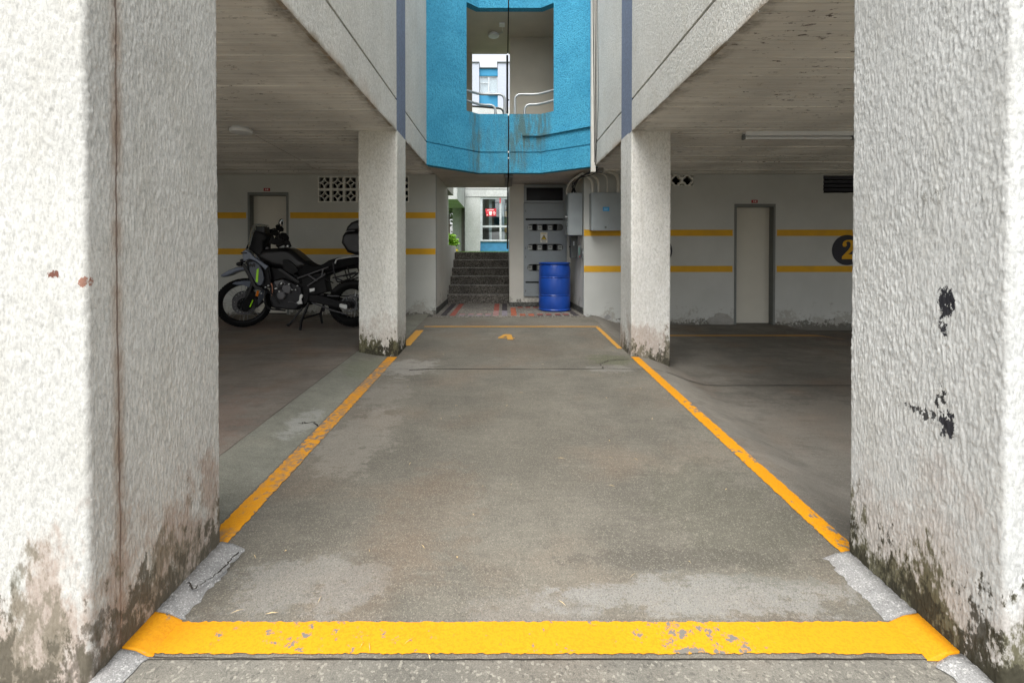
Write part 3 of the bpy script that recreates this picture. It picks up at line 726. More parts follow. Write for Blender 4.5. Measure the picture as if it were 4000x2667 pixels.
# painted bay numbers
def disc(cx, cz, r, y, lab):
    e = empty('painted_number', (cx, y, cz - r), lab, 'wall number')
    fill('disc', [circ(cx, cz, r, 40)], FY(y - .006), .002, M_NAVY, e)
    return e
dn = disc(X_(1945, YB_R), Z_(574.5, YB_R), .262, YB_R, 'black painted disc with a yellow 2 on the right bay wall')
cx, cz = X_(1945, YB_R) + .025, Z_(574.5, YB_R)
two = [(-.115, -.16), (.12, -.16), (.135, -.03), (.105, -.03), (.085, -.075), (-.01, -.075), (.08, .0), (.118, .06), (.12, .115), (.09, .165), (.03, .185), (-.04, .18), (-.09, .15), (-.108, .10), (-.095, .065), (-.06, .058), (-.032, .08), (-.035, .115), (-.05, .13), (-.02, .155), (.015, .15), (.035, .115), (.03, .06), (-.01, .0), (-.115, -.115)]
fill('numeral', [[(cx + u, cz + v * .97) for u, v in two]], FY(YB_R - .009), .002, M_YWALL, dn)
disc(X_(1509, YB_R), Z_(576, YB_R), .262, YB_R, 'black painted disc half hidden behind the right middle column')
# red number plates over the doors
def plate(px0, px1, py0, py1, y, lab):
    e = empty('door_plate', (X_((px0 + px1) / 2, y), y, Z_(py1, y)), lab, 'number plate')
    x0, x1, z0, z1 = X_(px0, y), X_(px1, y), Z_(py1, y), Z_(py0, y)
    box('plate', x0, x1, y - .008, y + .002, z0, z1, M_RED, e, bev=.002)
    for k, (a, b) in enumerate(((.25, .42), (.46, .53), (.58, .75))):
        zz = (z0 + z1) / 2; hh = .012 if k != 1 else .004
        fill('character', [rect(x0 + (x1 - x0) * a, x0 + (x1 - x0) * b, zz - hh, zz + hh)] + ([rect(x0 + (x1 - x0) * (a + .05), x0 + (x1 - x0) * (b - .05), zz - hh * .55, zz + hh * .55)] if k == 0 else []), FY(y - .010), .001, M_CREAM, e)
plate(606.8, 621, 432.5, 439.4, YB_L, 'small red number plate above the left store door')
plate(1725, 1739, 459.5, 466.5, YB_R, 'small red number plate above the right store door')

# ------------------------------------------------------------------ blue stair tower between the blocks
TW = empty('stair_tower', (.1, 8.3, .24), 'blue rendered stair tower with an open landing between the two blocks', 'building')
L0, L1, L2 = (XL, 7.04), (-.437, 7.78), (.055, 7.78)
R0, R1, R2 = (XR, 7.16), (.61, 7.78), (.077, 7.78)
JL, JR = (-.629, 7.594), (.813, 7.623)
def wallrun(name, pts, z0, z1, mat, parent, th=.13, dz=0):
    """a band of wall along a plan polyline, its thickness behind it"""
    n = len(pts); off = []
    for i, p in enumerate(pts):
        a = Vector(pts[max(i - 1, 0)]); b = Vector(pts[min(i + 1, n - 1)])
        if 0 < i < n - 1:
            d1 = (Vector(p) - a).normalized(); d2 = (b - Vector(p)).normalized()
            n1, n2 = Vector((-d1.y, d1.x)), Vector((-d2.y, d2.x)); m_ = (n1 + n2).normalized(); m_ = m_ / max(.3, m_.dot(n1))
        else: d = (b - a).normalized(); m_ = Vector((-d.y, d.x))
        if m_.y < 0: m_ = -m_
        off.append((p[0] + m_.x * th, p[1] + m_.y * th))
    v = [(x, y, z) for (x, y) in pts for z in (z0, z1)] + [(x, y, z) for (x, y) in off for z in (z0, z1)]
    f = []
    for i in range(n - 1):
        a, b, c, d = 2 * i, 2 * i + 2, 2 * n + 2 * i, 2 * n + 2 * i + 2
        f += [(a, b, b + 1, a + 1), (c, c + 1, d + 1, d), (a + 1, b + 1, d + 1, c + 1), (a, c, d, b)]
    f += [(0, 1, 2 * n + 1, 2 * n), (2 * n - 2, 4 * n - 2, 4 * n - 1, 2 * n - 1)]
    bm = bmesh.new(); bv = [bm.verts.new(p) for p in v]
    for q in f: bm.faces.new([bv[i] for i in q])
    return bm_to(bm, name, mat, parent)
PT = EYE + 2.34; OT = EYE + 4.127; GR = EYE + 1.692
for base in (CEIL, OT):
    dz = base - CEIL
    for run in ((L0, L1, L2), (R2, R1, R0)):
        wallrun('parapet_lower', run, base, GR + dz - .009, M_BLUE, TW)
        wallrun('parapet', run, GR + dz + .009, PT + dz, M_BLUE, TW)
        wallrun('groove_back', [(p[0], p[1] + .02) for p in run], GR + dz - .012, GR + dz + .012, M_BLUE, TW, .05)
    zt = OT + dz if dz == 0 else TOP
    wallrun('jamb', (L0, JL), PT + dz, zt, M_BLUE, TW); wallrun('jamb', (JR, R0), PT + dz, zt, M_BLUE, TW)
box('joint_light_block', .056, .076, 7.78, 9.6, CEIL + .02, CEIL + .19, M_BLACK, TW); box('joint_light_block', .056, .076, 7.78, 9.6, OT + .02, OT + .19, M_BLACK, TW)  # black strips added to stop daylight showing through the slab joints
# small moulding on the right half
LG = EYE + 1.982
def fwd(p, d): return (p[0], p[1] - d)
wallrun('moulding', [fwd((.30, 7.78), .035), fwd(R1, .035), (XR - .02, 7.13)], LG - .018, LG + .018, M_BLUE, TW, .04)
for za, zb in ((CEIL - .0, EYE + 1.60), (EYE + 1.63, EYE + 1.70), (EYE + 1.74, EYE + 2.335), (OT, TOP)): box('joint_light_block', .056, .076, 7.86, 7.90, za, zb, M_BLACK, TW)  # black strips added to darken the open joint, slits left for slivers of daylight
# landing slabs, soffit of the passage, inner walls
pl = [L0, L1, L2, (.055, 9.6), (XL, 9.6)]; pr = [R0, (XR, 9.6), (.077, 9.6), R2, R1]
def flat(name, pts, z0, z1, mat): prism(name, [(x, y + (.02 if y < 9 else 0)) for x, y in pts], lambda u, v, t: Vector((u, v, t)), z0, z1, mat, TW)
flat('landing_slab', pl, CEIL + .006, CEIL + .2, M_SOFF_C); flat('landing_slab', pr, CEIL + .006, CEIL + .2, M_SOFF_C)
flat('upper_slab', pl, OT + .004, OT + .2, M_INNER); flat('upper_slab', pr, OT + .004, OT + .2, M_INNER)
box('roof_slab', XL, XR, 7.3, 9.6, TOP, TOP + .15, M_UPPER, TW)
box('landing_wall', .10, XR - .01, 8.85, 9.0, CEIL + .2, OT + .003, M_INNER, TW)
box('landing_wall', .10, XR - .01, 8.85, 9.0, OT + .2, TOP, M_INNER, TW)
box('landing_back_wall', XL, X_(1085, 9.6), 9.5, 9.6, CEIL + .2, OT + .003, M_INNER, TW)
box('landing_back_wall', XL, X_(1085, 9.6), 9.5, 9.6, OT + .2, TOP, M_INNER, TW)
box('landing_side_wall', XL + .001, XL + .12, 7.2, 9.49, CEIL + .2, OT + .003, M_INNER, TW)
box('joint_cover', -.0, .052, 7.93, 9.04, CEIL - .05, CEIL + .004, M_MORTAR, TW, bev=.006)
box('joint_cover', .080, .142, 7.93, 9.04, CEIL - .05, CEIL + .004, M_MORTAR, TW, bev=.006)
# meter wall: pillar, side return, plinth
box('pillar', .095, X_(1203, 9.05), 9.05, 10.85, .16, CEIL, M_BACK_P, TW)
box('plinth', X_(1203, 9.05) + .001, 1.30, 9.06, 10.85, .16, Z_(681.5, 9.05), M_BACK_P, TW)
box('niche_back', X_(1203, 9.05) + .001, 1.30, 9.35, 9.5, Z_(681.5, 9.05), CEIL, M_BLACK, TW)
box('reveal', X_(1302, 9.05), 1.30, 9.05, 9.34, Z_(681.5, 9.05), CEIL, M_BACK_P, TW)
zs0, zs1 = .17, Z_(694, 9.05)
box('skirting', .085, 1.29, 9.03, 9.049, zs0, zs1, M_SKIRT, TW)
box('skirting', XL + .001, XL + .018, 7.97, 9.56, zs0, .335, M_SKIRT, TW)
prism('skirting', [(1.369, 7.93), (1.301, 9.02), (1.283, 9.02), (1.351, 7.93)], lambda u, v, t: Vector((u, v, t)), zs0, .335, M_SKIRT, TW)
# passage floor of washed granite with inlaid paving bricks
PF = .239
porch = mobj('porch_floor', [(XL - .02, 7.66, .2), (1.375, 7.70, .2), (1.31, 9.6, .2), (XL - .02, 9.6, .2), (XL - .02, 7.66, PF - .012), (1.375, 7.70, PF - .012), (1.31, 9.6, PF), (XL - .02, 9.6, PF), ],
             [(0, 1, 5, 4), (4, 5, 6, 7), (1, 2, 6, 5), (3, 0, 4, 7), (2, 3, 7, 6), (3, 2, 1, 0)], M_PORCH, kind='structure')
tcol = {k: plain('paver_' + k, c, .85, 0, .12, var=.2, scale=12) for k, c in (('red', (.27, .085, .065)), ('orange', (.34, .105, .06)), ('black', (.05, .045, .048)), ('pale', (.33, .19, .18)), ('lilac', (.22, .20, .23)))}
tme = {}
def paver(x, y, k, wx=.098, wy=.185):
    key = (k, wx, wy); z = PF - .012 + .012 * (y - 7.68) / 1.92
    if key not in tme:
        bm = bmesh.new(); bmbox(bm, -wx / 2, wx / 2, -wy / 2, wy / 2, -.02, .0045, .003, 1)
        me = bpy.data.meshes.new('paver'); bm.to_mesh(me); bm.free(); me.materials.append(tcol[k]); tme[key] = me
    inst('paver', tme[key], (x + random.uniform(-.003, .003), y, z + random.uniform(-.0015, .001)), porch, (0, 0, R(random.uniform(-.8, .8))))
for k in range(8):
    y = 7.86 + k * .215
    paver(-1.045, y, 'black'); paver(-.89, y, 'red'); paver(-.155, y, 'pale' if k < 3 else 'red'); paver(.0, y, 'lilac' if k < 3 else 'black')
    if k < 5: paver(.16, y, 'orange'); paver(1.225 - k * .012, y, 'black')
for x in (-.735, -.585, -.435, -.285): paver(x, 7.93, 'pale', wy=.10); paver(x, 7.80, 'lilac', wy=.10)
for i, x in enumerate((.31, .46, .61, .76, .915, 1.06)): paver(x, 7.93, 'orange' if i < 2 else 'red', wy=.10); paver(x, 7.80, 'orange' if i < 2 else 'black', wy=.10)
for x in (.30, .45, .60, .75, .90, 1.05): paver(x, 8.86, 'red', wy=.10); paver(x, 8.97, 'black', wy=.08)

# stairs up to the lawn
ST = empty('stairs', (-.56, 10.3, PF), 'dark granite steps climbing to the lawn', 'stairs')
RI = (EYE - PF) / 6
for k in range(6):
    y = 9.55 + k * .29
    box('step', XL - .0, .094, y, 11.35, PF + k * RI + (.0005 if k else -.05), PF + (k + 1) * RI - .022, M_STEP, ST)
    box('nosing', XL - .0, .094, y - .012, y + (.31 if k < 5 else .3), PF + (k + 1) * RI - .0215, PF + (k + 1) * RI, granite('granite_nosing', (.24, .225, .2)) if k == 0 else bpy.data.materials['granite_nosing'], ST, bev=.004)
o = box('low_wall', XL - .16, XL - .001, 9.605, 11.3, .1, EYE + .15, M_BACK_P, None, bev=.01); tag(o, 'low pale plastered wall along the left of the granite steps', 'wall')

# handrails on the landing
def rail(name, pts, lab):
    o = tube(name, pts, .022, M_GALV, None, 10, .11); tag(o, lab, 'handrail', 'landing handrails'); return o
def rp(zx, zy, d): return P((1500 + zx / 2.24) / 1.7006, zy / 2.24 / 1.7006, d)
zb = PT - .2
def vert(p): return Vector((p.x, p.y, CEIL + .201))
a = rp(1055, 832, 7.98); rail('handrail', [rp(640, 775, 7.72), rp(730, 800, 7.80), rp(840, 832, 7.98), a, vert(a)], 'upper grey pipe handrail on the left half of the landing')
a = rp(975, 926, 7.98); rail('handrail', [rp(640, 858, 7.72), rp(730, 888, 7.80), rp(850, 926, 7.98), a, vert(a)], 'lower grey pipe handrail on the left half of the landing')
a = rp(1145, 832, 7.98); rail('handrail', [rp(1570, 770, 7.74), rp(1480, 798, 7.82), rp(1340, 835, 7.98), a, vert(a)], 'upper grey pipe handrail on the right half of the landing')
a = rp(1230, 920, 7.98); rail('handrail', [rp(1570, 858, 7.74), rp(1480, 887, 7.82), rp(1345, 922, 7.98), a, vert(a)], 'lower grey pipe handrail on the right half of the landing')
a = rp(1045, 958, 9.7); o = tube('handrail', [rp(700, 930, 9.7), rp(900, 945, 9.7), a, vert(a)], .02, M_GREYD, None, 8, .1); tag(o, 'dark pipe rail at the back of the landing', 'handrail', 'landing handrails')
o = tube('metal_post', [P(1165, 130, 9.7), P(1165, 262, 9.7)], .022, M_CABLE, None, 8); o2 = o
tag(o, 'dark thin upright beside the opening at the back of the landing', 'post')
box('stay', .055, .10, 9.69, 9.71, EYE + 3.2, EYE + 3.22, M_CABLE, o); box('stay', .055, .10, 9.69, 9.71, EYE + 2.6, EYE + 2.62, M_CABLE, o)
o = tube('metal_post', [P(1166.5, 428, 10.95), P(1165.5, 572, 10.95)], .02, M_CABLE, None, 8); tag(o, 'dark slim post at the right edge of the top of the steps', 'post')

# ------------------------------------------------------------------ lamps
def roundlamp(x, y, z, r, lab):
    e = empty('ceiling_lamp', (x, y, z - .06), lab, 'lamp', 'round ceiling lamps')
    lathe('base', [(r * .8, 0), (r * .85, -.01), (r * .85, -.018)], M_LAMPW, (x, y, z + .006), 'Z', 28, e)
    lathe('diffuser', [(r * .86, -.013), (r, -.018), (r * 1.01, -.035), (r * .93, -.052), (r * .5, -.062), (0, -.064)], M_LAMPW, (x, y, z), 'Z', 36, e, 40)
    return e
roundlamp(-2.86, 4.98, CEIL, .115, 'round white ceiling lamp on the soffit above the motorcycle bay')
lp = roundlamp(X_(1134, 8.7), 8.7, OT, .105, 'round white ceiling lamp inside the stair landing')
box('conduit_box', .0 - .05 + X_(1153, 8.33), X_(1153, 8.33) + .05, 8.27, 8.39, OT - .03, OT + .005, M_LAMPW, lp, bev=.006)
tube('conduit', [(X_(1153, 8.33), 8.33, OT - .012), (X_(1155, 8.6), 8.62, OT - .012), (X_(1140, 8.7), 8.7, OT - .012)], .009, M_PVC, lp, 6)
fx = empty('fluorescent_fitting', (3.35, 5.1, CEIL - .09), 'long white fluorescent fitting on the soffit of the right bay', 'lamp')
fx0, fx1 = X_(1705, 5.12), X_(1705, 5.12) + 1.25
box('housing', fx0 + .02, fx1 - .02, 5.10, 5.17, CEIL - .045, CEIL + .004, M_LAMPW, fx, bev=.004)
tube('tube', [(fx0 + .03, 5.135, CEIL - .068), (fx1 - .03, 5.135, CEIL - .068)], .014, M_LAMPW, fx, 12)
for xx in (fx0, fx1 - .028): box('end_cap', xx, xx + .028, 5.115, 5.155, CEIL - .088, CEIL - .03, M_GREYD, fx, bev=.003)

# ------------------------------------------------------------------ meter cabinet and boxes
YC = 9.035
MC = empty('meter_cabinet', (X_(1252, YC), YC, Z_(681, YC)), 'tall grey electricity meter cabinet with rounded viewing slots', 'cabinet')
def R3(px0, px1, py0, py1): return rect(X_(px0, YC), X_(px1, YC), Z_(py1, YC), Z_(py0, YC))
def slot(px0, px1, pyc, h):
    r = h / 2; x0, x1, z = X_(px0, YC), X_(px1, YC), Z_(pyc, YC); rr = r / F * YC
    return circ(x0 + rr, z, rr, 10, 90, 270) + circ(x1 - rr, z, rr, 10, -90, 90)
fill('transom_frame', [R3(1203.5, 1301.5, 424.5, 466), R3(1209, 1293, 431, 461)], FY(YC), .05, M_GREY, MC)
fill('transom_glass', [R3(1208, 1294, 430, 462)], FY(YC + .03), .006, plain('dark_transom', (.006, .006, .007), .35, 0, .2), MC)
fill('carcass', [R3(1202.5, 1301.8, 467, 681), R3(1207, 1297, 471, 678)], FY(YC - .004), .3, M_GREY, MC)
fill('top_panel', [R3(1205, 1299.5, 470.5, 502)], FY(YC - .012), .014, M_GREY, MC)
main = fill('main_door', [R3(1205, 1299.5, 506, 646.5), slot(1211, 1293.5, 522.5, 15.5), slot(1211, 1293.5, 568, 15.5), slot(1211, 1293.5, 614.5, 15.5)], FY(YC - .012), .014, M_GREY, MC)
fill('bottom_panel', [R3(1205, 1299.5, 650, 680)], FY(YC - .012), .014, M_GREY, MC)
fill('cabinet_back', [R3(1204, 1300, 504, 650)], FY(YC + .14), .01, M_BLACK, MC)
M_MET = plain('meter_face', (.38, .40, .37), .3, 0, .5); M_METB = plain('meter_body', (.06, .065, .06), .3, 0, .5)
for pyc in (522.5, 568, 614.5):
    for i, pxc in enumerate((1217, 1240, 1264, 1287)):
        x, z = X_(pxc, YC), Z_(pyc, YC)
        b = box('meter', x - .062, x + .062, YC + .04, YC + .13, z - .10, z + .10, M_METB, MC, bev=.012)
        if not (pyc < 530 and i == 3):
            box('dial', x - .04, x + .04, YC + .034, YC + .042, z - .048, z + .036, M_MET, b, bev=.004)
            box('register', x - .026, x + .026, YC + .030, YC + .036, z - .004, z + .010, M_BLACK, b)
for zz in (485, 570, 590, 668): box('latch', X_(1206.5, YC), X_(1208, YC), YC - .022, YC - .011, Z_(zz + 2.5, YC), Z_(zz - 2.5, YC), M_GREYD, MC)
SG = empty('warning_sign', (X_(1249, YC), YC - .013, Z_(557, YC)), 'small cream electric hazard sign with a yellow triangle on the meter cabinet', 'sign')
M_SIGN = plain('sign_cream', (.66, .64, .55), .5, var=.03)
fill('plate', [R3(1241, 1257, 534, 557.5)], FY(YC - .016), .003, M_SIGN, SG)
def S(pts): return [(X_(a, YC), Z_(b, YC)) for a, b in pts]
fill('triangle_border', [S([(1249, 539), (1255.6, 551), (1242.4, 551)]), S([(1249, 541.2), (1253.8, 550), (1244.2, 550)])], FY(YC - .0185), .002, M_NAVY, SG)
fill('triangle', [S([(1249, 540.4), (1254.6, 550.4), (1243.4, 550.4)])], FY(YC - .0175), .001, plain('sign_yellow', (.72, .5, .03), .5), SG)
fill('bolt', [S([(1249.8, 542.5), (1247.2, 546.6), (1249, 546.6), (1247.6, 549.6), (1251.2, 545.4), (1249.4, 545.4), (1250.8, 542.5)])], FY(YC - .0195), .001, M_NAVY, SG)
fill('heading', [R3(1243, 1255, 535.5, 537)], FY(YC - .0175), .001, plain('sign_ochre', (.5, .38, .06), .5), SG)
for a, b, c in ((1243.5, 1254.5, 553), (1244.5, 1253.5, 555)): fill('text_line', [R3(a, b, c, c + .9)], FY(YC - .0175), .001, M_GREYD, SG)

def ebox(name, x0, x1, y0, y1, z0, z1, mat, lab, lidside=None):
    e = empty(name, ((x0 + x1) / 2, (y0 + y1) / 2, z0), lab, 'electrical box')
    box('body', x0, x1, y0, y1, z0, z1, mat, e, bev=.006)
    return e
b1 = ebox('junction_box', 1.462, 2.10, 7.70, 7.905, EYE + .372, EYE + 1.003, M_GREY, 'large grey steel junction box with blue sticker above the yellow stripe')
box('lid', 1.458, 2.104, 7.688, 7.702, EYE + .362, EYE + .985, M_GREY, b1, bev=.004)
box('sticker', X_(1384.5, 7.688), X_(1399, 7.688), 7.6855, 7.690, Z_(485, 7.688), Z_(475.5, 7.688), plain('blue_sticker', (.02, .26, .55), .4), b1)
for k in range(3): box('print', X_(1386.5, 7.688), X_(1397 - k, 7.688), 7.684, 7.6858, Z_(479 + k * 2, 7.688), Z_(478.2 + k * 2, 7.688), plain('sticker_print%d' % k, (.3, .55, .7), .5), b1)
lathe('lock', [(0, -.014), (.014, -.014), (.017, 0)], M_GREYD, (X_(1391, 7.688), 7.688, Z_(522, 7.688)), 'Y', 14, b1)
b2 = ebox('switch_box', 1.118, 1.362, 8.0, 8.47, EYE + .297, EYE + 1.035, M_GREY, 'tall grey steel switch box on the passage wall beside the meters')
box('door_panel', 1.106, 1.117, 8.02, 8.46, EYE + .31, EYE + 1.02, M_GREY, b2, bev=.003)
lathe('knob', [(0, -.03), (.016, -.03), (.016, 0)], M_GALV, (1.106, 8.1, EYE + .62), 'X', 12, b2)
for k in range(3): box('catch', 1.094, 1.107, 8.05, 8.11, EYE + .40 + k * .09, EYE + .43 + k * .09, M_GREYD, b2)
b3 = ebox('fuse_box', 1.222, 1.36, 8.42, 8.62, EYE - .105, EYE + .292, M_GREYD, 'dark grey fuse box under the tall switch box')
box('label_strip', 1.262, 1.285, 8.416, 8.421, EYE + .12, EYE + .2, M_ALU, b3); lathe('knob', [(0, -.02), (.012, -.02), (.012, 0)], M_BLACK, (1.222, 8.5, EYE + .1), 'X', 10, b3)
b4 = ebox('breaker_box', 1.292, 1.338, 8.05, 8.15, EYE - .105, EYE + .115, M_GREYD, 'small open breaker box beside the fuse box, left of a pair')
box('window', 1.298, 1.332, 8.044, 8.051, EYE - .06, EYE + .08, plain('smoked_window', (.10, .16, .15), .2), b4); box('red_button', 1.312, 1.33, 8.040, 8.046, EYE - .085, EYE - .065, M_RED, b4)
b5 = ebox('breaker_box', 1.346, 1.372, 7.94, 8.02, EYE - .10, EYE + .06, M_GREYD, 'narrow breaker box at the wall corner, right of a pair')
box('switch', 1.353, 1.365, 7.932, 7.941, EYE - .03, EYE + .01, M_ALU, b5)

# cable duct, hanging cables, conduits
o = box('cable_duct', 1.335, 1.405, 7.06, 7.145, EYE + 1.235, TOP - .3, M_PVC, None, bev=.006); tag(o, 'white plastic cable duct down the corner of the blue tower', 'duct')
def cable(pts, r, lab, mat=M_CABLE, rnd=.08, cat='cable', grp='loose cables'):
    o = tube('cable', pts, r, mat, None, 6, rnd); tag(o, lab, cat, grp); return o
cable([(1.34, 7.05, 8), (1.355, 7.045, 5), (1.375, 7.05, 3.6), (1.385, 7.045, 2.75), (1.39, 7.1, 2.58), (1.34, 7.5, 2.6), (1.24, 7.95, 2.55)], .006, 'thin black cable running down the front of the white duct')
cable([(1.36, 7.04, 8), (1.38, 7.035, 5.2), (1.40, 7.04, 3.2), (1.40, 7.05, 2.62), (1.33, 7.35, 2.57)], .005, 'second thin black cable beside the white duct')
cable([(1.41, 7.0, 5.3), (1.41, 6.93, 4.3), (1.408, 6.88, 3.6), (1.40, 7.0, 2.8), (1.39, 7.1, 2.56)], .003, 'loose thin wire bowing away from the white duct')
for k in range(5):
    rr = random.Random(k + 20)
    cable([(1.40 + rr.uniform(-.02, .05), 7.12 + rr.uniform(-.05, .05), 2.60 + rr.uniform(-.02, .04)), (1.36 + rr.uniform(-.05, .05), 7.45 + rr.uniform(-.1, .1), 2.56 + rr.uniform(-.02, .05)), (1.27 + rr.uniform(-.03, .03), 7.8, 2.585 + rr.uniform(-.03, .03)), (1.20 + rr.uniform(-.04, .05), 8.1, 2.50 + rr.uniform(-.05, .04)), (1.19 + k * .03, 8.22, 2.34)], .007 + .004 * (k % 2), ('lowest', 'second', 'middle', 'fourth', 'topmost')[k] + ' black cable of the five tangled between the white duct and switch box', grp='cables in the tangle under the soffit')
o = box('terminal_box', 1.47, 1.58, 7.3, 7.42, CEIL - .07, CEIL + .003, M_MORTAR, None, bev=.01); tag(o, 'small rusty terminal box on the soffit by the cable tangle', 'electrical box')
def conduit(pts, r, lab): o = tube('conduit', pts, r, M_PVC, None, 10, .2); tag(o, lab, 'conduit', 'white conduits'); return o
zb1 = EYE + .995
conduit([(1.50, 7.80, zb1), (1.50, 7.80, 2.52), (1.36, 7.72, 2.60), (1.30, 7.62, 2.61)], .02, 'white conduit bending left, first into the large junction box')
conduit([(1.60, 7.80, zb1), (1.60, 7.80, 2.55), (1.46, 7.66, 2.60), (1.38, 7.5, 2.61)], .022, 'white conduit bending left, second into the large junction box')
conduit([(1.75, 7.80, zb1), (1.75, 7.80, 2.6), (1.62, 7.70, 2.63), (1.5, 7.6, 2.63)], .013, 'thin white conduit, third into the large junction box')
conduit([(1.93, 7.80, zb1), (1.93, 7.80, 2.57), (1.86, 7.70, 2.63), (1.7, 7.55, 2.635)], .029, 'thick white conduit, rightmost into the large junction box')
zb2 = EYE + 1.03
conduit([(1.25, 8.25, zb2), (1.25, 8.25, 2.46), (1.28, 7.95, 2.58), (1.34, 7.7, 2.61)], .018, 'white conduit rising from the tall switch box')
conduit([(1.15, 8.3, zb2 - .0), (1.12, 8.35, 2.42), (1.16, 8.1, 2.56), (1.30, 7.65, 2.62)], .02, 'white conduit looping left above the tall switch box')

# ------------------------------------------------------------------ blue drum
dx, dy = .928, 8.50; DZ = PF - .006
H = .885; rD = .292
prof = [(.0, 0), (.275, 0), (.292, .012), (.296, .028), (.284, .042), (.286, .06), (.290, .10)]
for h0 in (.29, .615): prof += [(.291, h0 - .03), (.285, h0 - .012), (.290, h0 - .004), (.294, h0 + .004), (.286, h0 + .014), (.291, h0 + .034)]
prof += [(.291, .70), (.286, .79), (.272, .842), (.268, .852), (.288, .856), (.293, .866), (.293, .880), (.282, .886), (.272, .880), (.268, .862), (0, .858)]
DR = empty('plastic_drum', (dx, dy, DZ), 'tall blue plastic drum standing in front of the meter cabinet', 'drum')
lathe('barrel', prof, M_DRUM, (dx, dy, DZ), 'Z', 64, DR, 30)
for sx in (-.14, .14): lathe('bung', [(.03, 0), (.03, .016), (0, .018)], M_DRUM, (dx + sx, dy, DZ + .857), 'Z', 16, DR)

# ------------------------------------------------------------------ motorcycle
BY = 6.5; BS = fz(-3.5, BY) - .262
MB_ = empty('motorcycle', (X_(664, BY), BY, fz(-3, BY)), 'black and grey adventure motorcycle with lime stripe and top case', 'motorcycle')
def W(zx, zy, t=0.0):
    p = P((800 + zx / 2.614) / 1.7006, (750 + zy / 2.614) / 1.7006, BY); return Vector((p.x, BY + t, p.z + BS))
K_BLK = plain('moto_black', (.005, .005, .006), .34, 0, .32); K_MAT = plain('moto_matt_black', (.005, .005, .0055), .55, 0, .2); K_RUB = plain('moto_tyre', (.006, .006, .006), .85, 0, .12, bump=.3)
K_GRY = plain('moto_grey', (.06, .07, .09), .36, .1, .5, var=.06); K_LGT = plain('moto_silver_grey', (.12, .14, .18), .38, .15, .5, var=.08)
K_LIME = plain('moto_lime', (.36, .78, .02), .4); K_ALU = plain('moto_aluminium', (.45, .46, .45), .35, .7); K_ENG = plain('moto_engine', (.022, .022, .024), .45, .4, .3); K_STEEL = plain('moto_tube_grey', (.10, .10, .105), .45, .3, .3)
K_ORG = plain('moto_orange', (.75, .20, .015), .3); K_SEAT = plain('moto_seat', (.005, .005, .0055), .7, 0, .15, bump=.3); K_SPOKE = plain('moto_spoke', (.30, .31, .31), .35, .7)
K_COP = plain('moto_copper', (.34, .15, .09), .4, .4)
def body(name, pts, wd, mat, bev=.02, off=0.0, parent=MB_, seg=4): return prism(name, pts, W, off - wd / 2, off + wd / 2, mat, parent, bev, seg)
def pipe(name, pts, r, mat, parent=MB_, rnd=.04, seg=8): return tube(name, [W(*p) for p in pts], r, mat, parent, seg, rnd)
